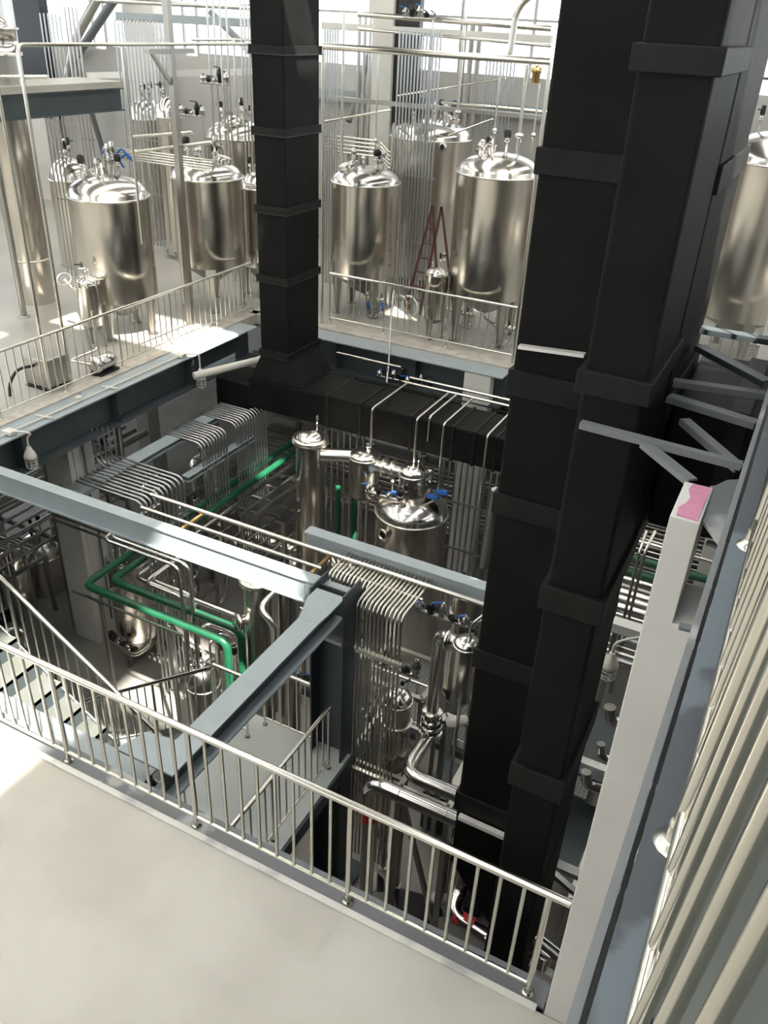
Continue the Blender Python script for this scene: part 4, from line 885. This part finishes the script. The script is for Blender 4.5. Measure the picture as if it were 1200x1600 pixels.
MB().tube([q+Vector((-.1, .05, .1)), q+Vector((.1, .02, .06))], .05, seg=14).build('pipe', 'polish', t); MB().lathe(q.x, q.y, [(.05, q.z-.12), (.05, q.z+.03)], 14).build('body', 'pipe', t)
MB().bar(q+Vector((-.09, 0, -.14)), q+Vector((.09, 0, -.16)), .06, .03).build('handle', 'kerb', t)
# skid frame under/behind
def frame(label, x0, x1, y0_, y1, z0, z1, w=.06, m='dull', diag=True, name='skid_frame'):
    t = thing(name, label, 'frame', ((x0+x1)/2, (y0_+y1)/2, z0))
    for x in (x0, x1):
        for y in (y0_, y1):
            l = MB().bar((x, y, z0), (x, y, z1), w, w).build('leg', m, t); MB().box(x-w, y-w, z0, x+w, y+w, z0+.015).build('foot_plate', m, l)
    for y in (y0_, y1): MB().bar((x0, y, z1), (x1, y, z1), w, w).build('cross_bar', m, t)
    for x in (x0, x1): MB().bar((x, y0_, z1), (x, y1, z1), w, w).build('cross_bar', m, t)
    if diag: MB().bar((x0, y0_, z1), (x1, y0_, z0+.1), w*.8, w*.8).build('diagonal', m, t)
    return t
frame('stainless skid frame with diagonal behind the tube curtain', -4.6, -3.55, 9.0, 9.9, -4.8, -3.55, .08)
frame('low stainless skid frame under the fat jacketed pipes', -2.75, -2.1, 6.5, 7.9, GZ, -2.55, .07)
frame('tall dull frame around the banded receiver', -3.7, -2.85, 6.9, 7.8, GZ, -2.9, .05)
t = thing('work_platform', 'checker plate platform floor with pale grey pattern in the well', 'platform', (-3.5, 10.2, -4.85))
xw0, xw1 = -6.4, -.9
MB().box(xw0, 9.55, -4.86, xw1, 11.6, -4.82).build('deck_plate', 'checker', t)
MB().bar((xw0, 9.53, -4.93), (xw1, 9.53, -4.93), .06, .14).build('edge_channel', 'slate', t)
railing('stainless railing in front of the checker plate platform', (-4.9, 9.6, -4.82), (-2.2, 9.6, -4.82), [0, .5, 1], [8, 7], h=1.0, pr=.018, br=.010)
railing('short bent railing behind the small drum beside the duct', (-3.75, 10.9, -4.82), (-2.2, 10.9, -4.82), [0, 1], [5], h=1.0, pr=.022, br=.012, flange=False)
# dark machine boxes in the pit between platform and front pipes
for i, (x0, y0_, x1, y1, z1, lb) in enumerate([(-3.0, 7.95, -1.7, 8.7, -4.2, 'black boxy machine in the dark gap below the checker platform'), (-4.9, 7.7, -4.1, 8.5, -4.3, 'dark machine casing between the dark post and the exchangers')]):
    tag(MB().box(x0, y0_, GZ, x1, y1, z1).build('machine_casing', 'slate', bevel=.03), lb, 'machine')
for i, (px, py, lb) in enumerate([(560, 1372, 'black oily spill on the floor at the foot of the tube curtain'), (645, 1422, 'dark damp patch on the floor behind the near railing')]):
    q = Zp(px, py, GZ); rnd = random.Random(i); po = []
    for k in range(16): a_ = 2*math.pi*k/16; rr = .28*(1+rnd.uniform(-.35, .35)); po.append((q.x+rr*1.3*math.cos(a_), q.y+rr*math.sin(a_)))
    tag(MB().prism(po, GZ, GZ+.004).build('floor_spill', 'wet'), lb, 'spill')
t = thing('support_trestle', 'stainless trestle leg standing on the floor behind the near railing', 'frame', Zp(686, 1404, GZ))
q = Zp(686, 1404, GZ); MB().bar(q, q+Vector((0, 0, 2.2)), .1, .1).build('leg', 'dull', t); MB().lathe(q.x, q.y, [(.11, GZ), (.11, GZ+.02)], 14).build('foot_plate', 'dull', t)
q2_ = q+Vector((0, 1.1, 0)); MB().bar(q2_, q2_+Vector((0, 0, 2.2)), .1, .1).build('leg', 'dull', t); MB().bar(q+Vector((0, 0, 2.2)), q2_+Vector((0, 0, 2.2)), .1, .1).build('beam', 'dull', t)
q = Zp(712, 1395, -4.2)
tag(MB().bar((q.x-.25, 5.9, -4.2), (-1.05, 5.9, -4.2), .08, .05).build('timber_batten', 'wood'), 'pale batten laid level behind the near railing beside the duct foot', 'batten')
t = thing('timber_stack', 'stack of pale boards under the stair landing edge', 'boards', (-3.25, 5.9, GZ))
for k in range(3): MB().box(-3.5, 5.5+k*.02, -4.4+k*.05, -3.2, 6.1, -4.36+k*.05).build('board', 'wood', t)
# lower stair seen beside the dark post
# right gap between duct and white column
gy = 9.5
for i, (p, q, Y, r, m_, lb) in enumerate([((985, 842), (1042, 858), 12.0, .03, 'rail', 'bright level pipe seen between front duct and white column, upper'), ((975, 926), (1035, 945), 10.6, .035, 'rail', 'bright level pipe between front duct and white column, below the green ones'),
        ((960, 945), (1010, 962), 10.8, .06, 'polish', 'fat level pipe above the white beam end beside the column'), ((975, 868), (1030, 884), 12.2, .07, 'green', 'upper dark green pipe end between duct and column'),
        ((975, 890), (1030, 906), 12.2, .07, 'green', 'lower dark green pipe end between duct and column')]):
    a, b = Yp(*p, Y), Yp(*q, Y); tag(MB().tube([a-Vector((1, 0, 0)), (b.x+1.2, a.y, a.z)], r, seg=14).build('level_pipe', m_), lb, 'pipe')
t = thing('bent_pipe_pair', 'pair of slim bent uprights between front duct and white column', 'pipe', Yp(980, 970, 9.5))
for s in (0, 14): a = Yp(1010+s, 830, 9.9); b = Yp(1000+s*.6, 860, 9.6); c = Yp(978+s, 960, 9.6); MB().tube([a, b, (b.x, 9.6, c.z-.5)], .02, .1).build('pipe', 'rail', t)
a = Yp(960, 975, 8.2); tag(MB().box(a.x-.1, 8.2, a.z-.12, a.x+1.6, 8.36, a.z).build('crossing_beam', 'white'), 'white beam stub between front duct and white column', 'beam')
def cage_lamp(label, px, py, Y, base, arm):
    c = Yp(px, py, Y); t = thing('caged_lamp', label, 'lamp', c)
    MB().lathe(c.x, c.y, [(.03, c.z+.2), (.05, c.z+.14), (.075, c.z+.1), (.095, c.z+.04), (.095, c.z), (.07, c.z-.01)], 20).build('housing', 'plast', t)
    MB().lathe(c.x, c.y, [(.065, c.z), (.065, c.z-.08), (.045, c.z-.14), (.001, c.z-.16)], 16).build('glass_bowl', 'hose', t)
    cg = MB()
    for k in range(8):
        a_ = k*math.pi/4; cg.tube([(c.x+.088*math.cos(a_), c.y+.088*math.sin(a_), c.z), (c.x+.085*math.cos(a_), c.y+.085*math.sin(a_), c.z-.13), (c.x+.02*math.cos(a_), c.y+.02*math.sin(a_), c.z-.19)], .005, .04, 5)
    for dz, rr in ((-.03, .088), (-.08, .087), (-.13, .085)): cg.torus((c.x, c.y, c.z+dz), rr, .005, seg=20, rs=5)
    cg.build('wire_cage', 'plast', t)
    MB().tube([(c.x, c.y, c.z+.18), (c.x, c.y, c.z+.34)]+arm, .016, .16, 10).build('swan_neck', 'plast', t)
    MB().box(base[0]-.09, base[1]-.07, base[2]-.03, base[0]+.09, base[1]+.07, base[2]+.03).build('junction_box', 'plast', t, bevel=.01)
    return c
b1 = Xp(285, 552, -9.75); c = Yp(313, 584, b1.y+.1)
cage_lamp('caged bulkhead lamp hanging from the left beam near the slim riser', 314, 592, b1.y+.15, (-9.8, b1.y, .03), [(-9.45, b1.y+.1, .1), (-9.75, b1.y, .06)])
b2 = Xp(18, 672, -9.75)
cage_lamp('caged bulkhead lamp in front of the left white column', 48, 716, b2.y+.15, (-9.8, b2.y, .03), [(-9.45, b2.y+.1, .06), (-9.75, b2.y, .06)])
q = Yp(952, 1042, 7.4)
cage_lamp('caged lamp in the gap between front duct and white column', 952, 1042, 7.4, (q.x+.55, 7.6, q.z+.45), [(q.x+.25, 7.5, q.z+.46), (q.x+.55, 7.6, q.z+.45)])
t = thing('lamp_conduit', 'white conduit run with saddle clips along the left blue-grey beam', 'conduit', (-9.78, 9, .02))
MB().tube([(-9.8, 5.5, .02), (-9.8, b1.y, .02)], .014).build('conduit', 'plast', t)
for px, py in ((67, 637), (172, 608)): q = Xp(px, py, -9.8); MB().bar((-9.95, q.y-.03, .02), (-9.66, q.y+.03, .02), .03, .02).build('saddle_clip', 'plast', t)
q = Xp(124, 628, -9.85); MB().lathe(q.x, q.y, [(.05, 0), (.05, .07)], 14).build('junction_box', 'plast', t)
# pumps and small fittings in the right gap
for i, (px, py, Y, r, lb) in enumerate([(952, 1128, 7.6, .07, 'bright pipe elbow in the gap beside the white column'), (938, 1185, 7.4, .05, 'small bright fitting on the dark plate beside the white column'), (915, 1228, 7.2, .06, 'round bright pipe end low in the gap beside the white column')]):
    c = Yp(px, py, Y); tag(MB().tube([c+Vector((-.03, 0, .22)), c+Vector((0, 0, .02)), c+Vector((.4, .1, -.02))], r, .12, 16).build('pipe_elbow', 'polish'), lb, 'pipe')
a = Yp(905, 1190, 6.9); tag(MB().box(a.x-.15, 6.9, a.z-.06, a.x+1.6, 7.0, a.z).build('frame_bar', 'kerb'), 'bright frame bar low in the gap beside the front duct', 'bar')
a = Yp(870, 1355, 5.6); tag(MB().box(a.x-.2, 5.6, a.z-.06, a.x+1.4, 5.7, a.z).build('frame_bar', 'kerb'), 'dusty pale bar just above the right end of the near railing', 'bar')
a = Yp(870, 1375, 5.5); tag(MB().bar(a-Vector((.1, 0, -.1)), a+Vector((1.0, 0, -.5)), .06, .05).build('frame_bar', 'dull'), 'slanting dull bar above the right end of the near railing', 'bar')
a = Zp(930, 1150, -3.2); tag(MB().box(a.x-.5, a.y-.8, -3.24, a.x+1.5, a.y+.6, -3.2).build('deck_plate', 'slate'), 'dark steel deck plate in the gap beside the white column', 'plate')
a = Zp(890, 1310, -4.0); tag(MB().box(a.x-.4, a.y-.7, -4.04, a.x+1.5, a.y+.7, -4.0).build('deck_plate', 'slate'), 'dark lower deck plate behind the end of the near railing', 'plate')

# ================================================================== SERVICE RODS OVER THE HORIZONTAL DUCT
t = thing('service_pipes', 'two parallel bright pipes crossing above the horizontal black duct', 'pipe', (-5, 13.2, -.2))
a = Zp(637, 592, -.22)
MB().tube([(a.x, 13.05, -.22), (-2.0, 13.05, -.22)], .026, seg=10).build('pipe', 'rail', t); MB().tube([(a.x, 13.3, -.22), (-2.0, 13.3, -.22)], .026, seg=10).build('pipe', 'rail', t)
for (px, py, zb2, lb) in ((582, 638, 700, 'slim bent pipe dropping onto the small separator'), (652, 654, 725, 'slim bent pipe dropping onto the drum over the evaporator'), (672, 651, 690, 'short slim pipe between the two bent drops'),
                      (694, 662, 772, 'slim bent pipe dropping to the right side of the evaporator'), (762, 680, 900, 'longest slim bent pipe hanging beside the wide duct')):
    q = Zp(px, py, -.22); ze = zat(q.x, q.y-.03, zb2)
    pipe('drop_pipe', lb, [(q.x, 13.05, -.22), (q.x, q.y, -.22), (q.x, q.y-.02, ze)], .02, 'rail', .06)
a, b = Zp(502, 573, -.2), Zp(604, 597, -.2); pipe('level_pipe', 'thin bright rod lying along the back of the horizontal duct', [(a.x, 13.4, -.1), (b.x, 13.4, -.1)], .02, 'rail')
pipe('bent_pipe', 'white sleeve pipe from the left beam to the slim riser', [(-9.5, 11.35, -.3), (-8.5, 13.3, -.2)], .07, 'plast')
# valve cluster seen between far beam and duct
def valves(label, px, py, Y, n=5, seed=1, blue=True):
    rnd = random.Random(seed); c = Yp(px, py, Y); t = thing('valve_cluster', label, 'valves', c)
    MB().tube([c+Vector((-.35, 0, 0)), c+Vector((.35, 0, 0))], .03, seg=8).build('header', 'pipe', t)
    if Y > 14.3: MB().tube([(c.x+.3, Y, 0), (c.x+.3, Y, c.z)], .022, seg=8).build('support_pipe', 'pipe', t)
    for k in range(n):
        x = c.x-.3+.6*k/(n-1); h = rnd.uniform(.1, .3)
        v = MB().lathe(x, c.y, [(.03, c.z), (.05, c.z+.03), (.05, c.z+h*.5), (.07, c.z+h*.5), (.07, c.z+h*.6), (.02, c.z+h)], 10).build('valve', 'iron' if k % 2 else 'pipe', t)
        MB().bar((x, c.y, c.z+h), (x+rnd.uniform(-.12, .12), c.y-.1, c.z+h+.02), .025, .02).build('handle', 'bluep' if blue and k % 2 == 0 else 'iron', v)
    return t
valves('blue handled valves seen between the far beam and the horizontal duct', 615, 592, 13.8, 5, 1)
valves('dark valves beside the short white column under the far beam', 650, 602, 13.9, 4, 2, False)
valves('blue handled valve cluster right of the tube fan', 690, 965, 7.7, 5, 3)
valves('small valves and elbows left of the evaporator head', 600, 775, 11.2, 4, 4)
valves('dark valve cluster below the tube fan, behind the curtain', 618, 1045, 7.9, 5, 5, False)
valves('blue topped fittings beside the left white column', 142, 690, 9.6, 6, 6)
valves('dark valves on top of the rear tank at top centre', 655, 28, 17, 5, 7)
valves('fittings hanging near the top of the tank left of the riser', 335, 130, 16, 5, 8, False)
valves('dark valves behind the column with the T topped post', 300, 180, 16.5, 5, 9, False)
valves('pipe fittings in the dark corner under the left beam', 60, 820, 12, 6, 10, False)
valves('pipe fittings under the copper-tinged tank', 190, 1010, 8.4, 6, 11, False)
valves('pipe fittings between the rear storage tanks and exchangers', 330, 975, 10.5, 6, 12, False)
valves('pipe fittings behind the back railing of the stair landing', 465, 1060, 7.6, 5, 13)

# ================================================================== BACKGROUND PIPE RACKS UNDER THE MEZZANINE
def rack(label, x0, x1, y0_, y1, zs, n, along='x', seed=1, m='pipe', posts=4):
    rnd = random.Random(seed); t = thing('pipe_rack', label, 'pipe rack', ((x0+x1)/2, (y0_+y1)/2, GZ))
    for z in zs:
        for k in range(n):
            r = rnd.choice((.02, .03, .03, .045, .06)); f = (k+.5)/n
            mm = rnd.choice((m, m, 'dull', 'tube'))
            if along == 'x': y = y0_+(y1-y0_)*f; MB().tube([(x0, y, z+r), (x1, y, z+r)], r, seg=8).build('pipe', mm, t)
            else: x = x0+(x1-x0)*f; MB().tube([(x, y0_, z+r), (x, y1, z+r)], r, seg=8).build('pipe', mm, t)
        for k in range(posts):
            f = (k+.5)/posts
            if along == 'x': x = x0+(x1-x0)*f; MB().bar((x, y0_, z-.03), (x, y1, z-.03), .06, .06).build('cross_bar', 'dull', t)
            else: y = y0_+(y1-y0_)*f; MB().bar((x0, y, z-.03), (x1, y, z-.03), .06, .06).build('cross_bar', 'dull', t)
    for k in range(posts):
        f = (k+.5)/posts
        for e in (0, 1):
            if along == 'x': x = x0+(x1-x0)*f; y = (y0_, y1)[e]
            else: x = (x0, x1)[e]; y = y0_+(y1-y0_)*f
            MB().bar((x, y, GZ), (x, y, max(zs)), .08, .08).build('post', 'dull', t)
    return t
rack('dense pipe rack under the left floor behind the left white column', -13.2, -10.9, 4.5, 11.6, (-1.2, -2.0, -3.0), 8, 'y', 1)
rack('dense pipe rack under the horizontal black duct', -10.5, 1.5, 14.1, 15.5, (-1.4, -2.2, -3.1, -3.9), 8, 'x', 2)
rack('pipe rack to the right of the evaporator behind the wide duct', -3.4, 2.5, 11.0, 12.4, (-2.4, -3.3), 7, 'x', 3)
rack('low pipe rack between the left tray and the slim column vessel', -9.6, -7.4, 10.8, 12.8, (-2.6, -3.6), 7, 'y', 4)
rack('pipe rack deep under the far floor', -12, 2, 16, 18, (-1.0, -2.0, -3.0), 7, 'x', 5)
vb = []
for k in range(18): x = -5.0+k*.115; vb.append([(x, 12.75, -4.6), (x, 12.75, -1.25), (x, 13.5, -1.25)])
bank('curtain of upright conduits behind the evaporator, right part', vb, .02, 'tube', .12, [((-5.05, 12.72, -2.2), (-3.0, 12.72, -2.2), .03), ((-5.05, 12.72, -3.2), (-3.0, 12.72, -3.2), .03)])
vb = []
for k in range(8): x = -7.6+k*.14; vb.append([(x, 12.9, -4.7), (x, 12.9, -1.3), (x-.5, 12.9, -1.3)])
bank('hooked upright pipes left of the slim column vessel', vb, .024, 'pipe', .15)
pipe('standpipe', 'fat upright pipe with base flange at the left side of the wide duct', [Yp(757, 885, 9.0), Yp(776, 765, 9.0)], .07, 'pipe')
pipe('green_pipe', 'thin dark green upright pipe behind the small separator', [Yp(553, 775, 12.2), Yp(553, 845, 12.2)], .05, 'green')
pipe('green_pipe', 'second dark green upright pipe left of the slim column vessel', [Yp(528, 760, 12.3), Yp(528, 850, 12.3)], .05, 'green')
for i, (x, y) in enumerate(((-14.1, 5), (-14.1, 9.5), (-14.1, 14.5), (-3.0, 19.5), (-8.5, 19.5), (2.8, 15))):
    tag(MB().box(x, y, GZ, x+.4, y+.4, -.28).build('white_column', 'white', bevel=.01), ['white column in the dark under the left floor, nearest', 'white column in the dark under the left floor, middle', 'white column in the dark under the left floor, farthest', 'white column under the far floor, right one', 'white column under the far floor, left one', 'white column under the floor at right'][i], 'column')
struct(MB().box(-24, 22.6, GZ, 7, 22.8, -.28).build('wall_back', 'wall'), 'pale rear wall of the lower level', 'wall')

# ================================================================== SMALL PROCESS SKIDS ON THE GROUND
def skid(label, x, y, w, l, h, seed):
    rnd = random.Random(seed); t = thing('process_skid', label, 'machine', (x, y, GZ))
    z0 = GZ
    for sx in (0, w):
        for sy in (0, l): MB().bar((x+sx, y+sy, z0), (x+sx, y+sy, z0+h), .06, .06).build('leg', 'dull', t)
    for sy in (0, l): MB().bar((x, y+sy, z0+h), (x+w, y+sy, z0+h), .06, .06).build('cross_bar', 'dull', t)
    for sx in (0, w): MB().bar((x+sx, y, z0+h), (x+sx, y+l, z0+h), .06, .06).build('cross_bar', 'dull', t)
    r = min(w, l)*.3
    MB().lathe(x+w*.5, y+l*.55, [(r, z0+.3), (r, z0+h+.1)]+dome(r*.98, z0+h+.1, z0+h+.1+r*.45), 28).build('pot', 'steel', t)
    MB().lathe(0, 0, [(.1, 0), (.14, .04), (.14, .34), (.09, .4)], 18, (0, 1, 0), (x+w*.5, y-.15, z0+.25)).build('motor', 'iron', t)
    for k in range(5):
        xx = x+rnd.uniform(0, w); yy = y+rnd.uniform(0, l); zz2 = z0+h+rnd.uniform(.15, .6); x2 = x+rnd.uniform(-.3, w+.3); r2 = rnd.choice((.022, .03, .04))
        MB().tube([(xx, yy, z0+.1), (xx, yy, zz2), (x2, yy, zz2), (x2, yy-.3, zz2), (x2, yy-.3, z0+.2)], r2, .12, 8).build('pipework', 'pipe', t)
    for k in range(3):
        xx = x+w*(k+.5)/3; v = MB().lathe(xx, y-.05, [(.03, z0+h), (.055, z0+h+.03), (.055, z0+h+.12), (.02, z0+h+.2)], 12).build('valve', 'iron', t)
        MB().torus((xx, y-.05, z0+h+.2), .06, .008, seg=14, rs=5).build('handwheel', 'pipe', v)
    return t
for i, (x, y, w_, l_, h_, lb) in enumerate([(-9.2, 9.3, .9, .8, 1.2, 'framed pump skid in the dark between the left white column and the conduit bends'), (-7.4, 8.9, .8, .7, 1.0, 'framed pump skid behind the front conduit bank under the green pipes'),
        (-6.2, 9.8, .8, .8, 1.3, 'framed skid between the front conduit bank and the slim column vessel'), (-4.9, 8.3, .6, .6, 1.1, 'framed skid just behind the vertical exchangers'),
        (-2.0, 7.0, .5, .6, 1.0, 'framed skid half hidden by the wide black duct, under the jacketed pipes'), (-.55, 6.8, .7, .8, 1.4, 'framed skid in the gap between front duct and white column'),
        (-12.4, 8.2, .8, .9, 1.3, 'framed skid in the dark beyond the sloping bright railing'), (-10.0, 6.2, .8, .8, 1.1, 'framed skid in the dark left corner nearest the stair flight')]):
    skid(lb, x, y, w_, l_, h_, 70+i)
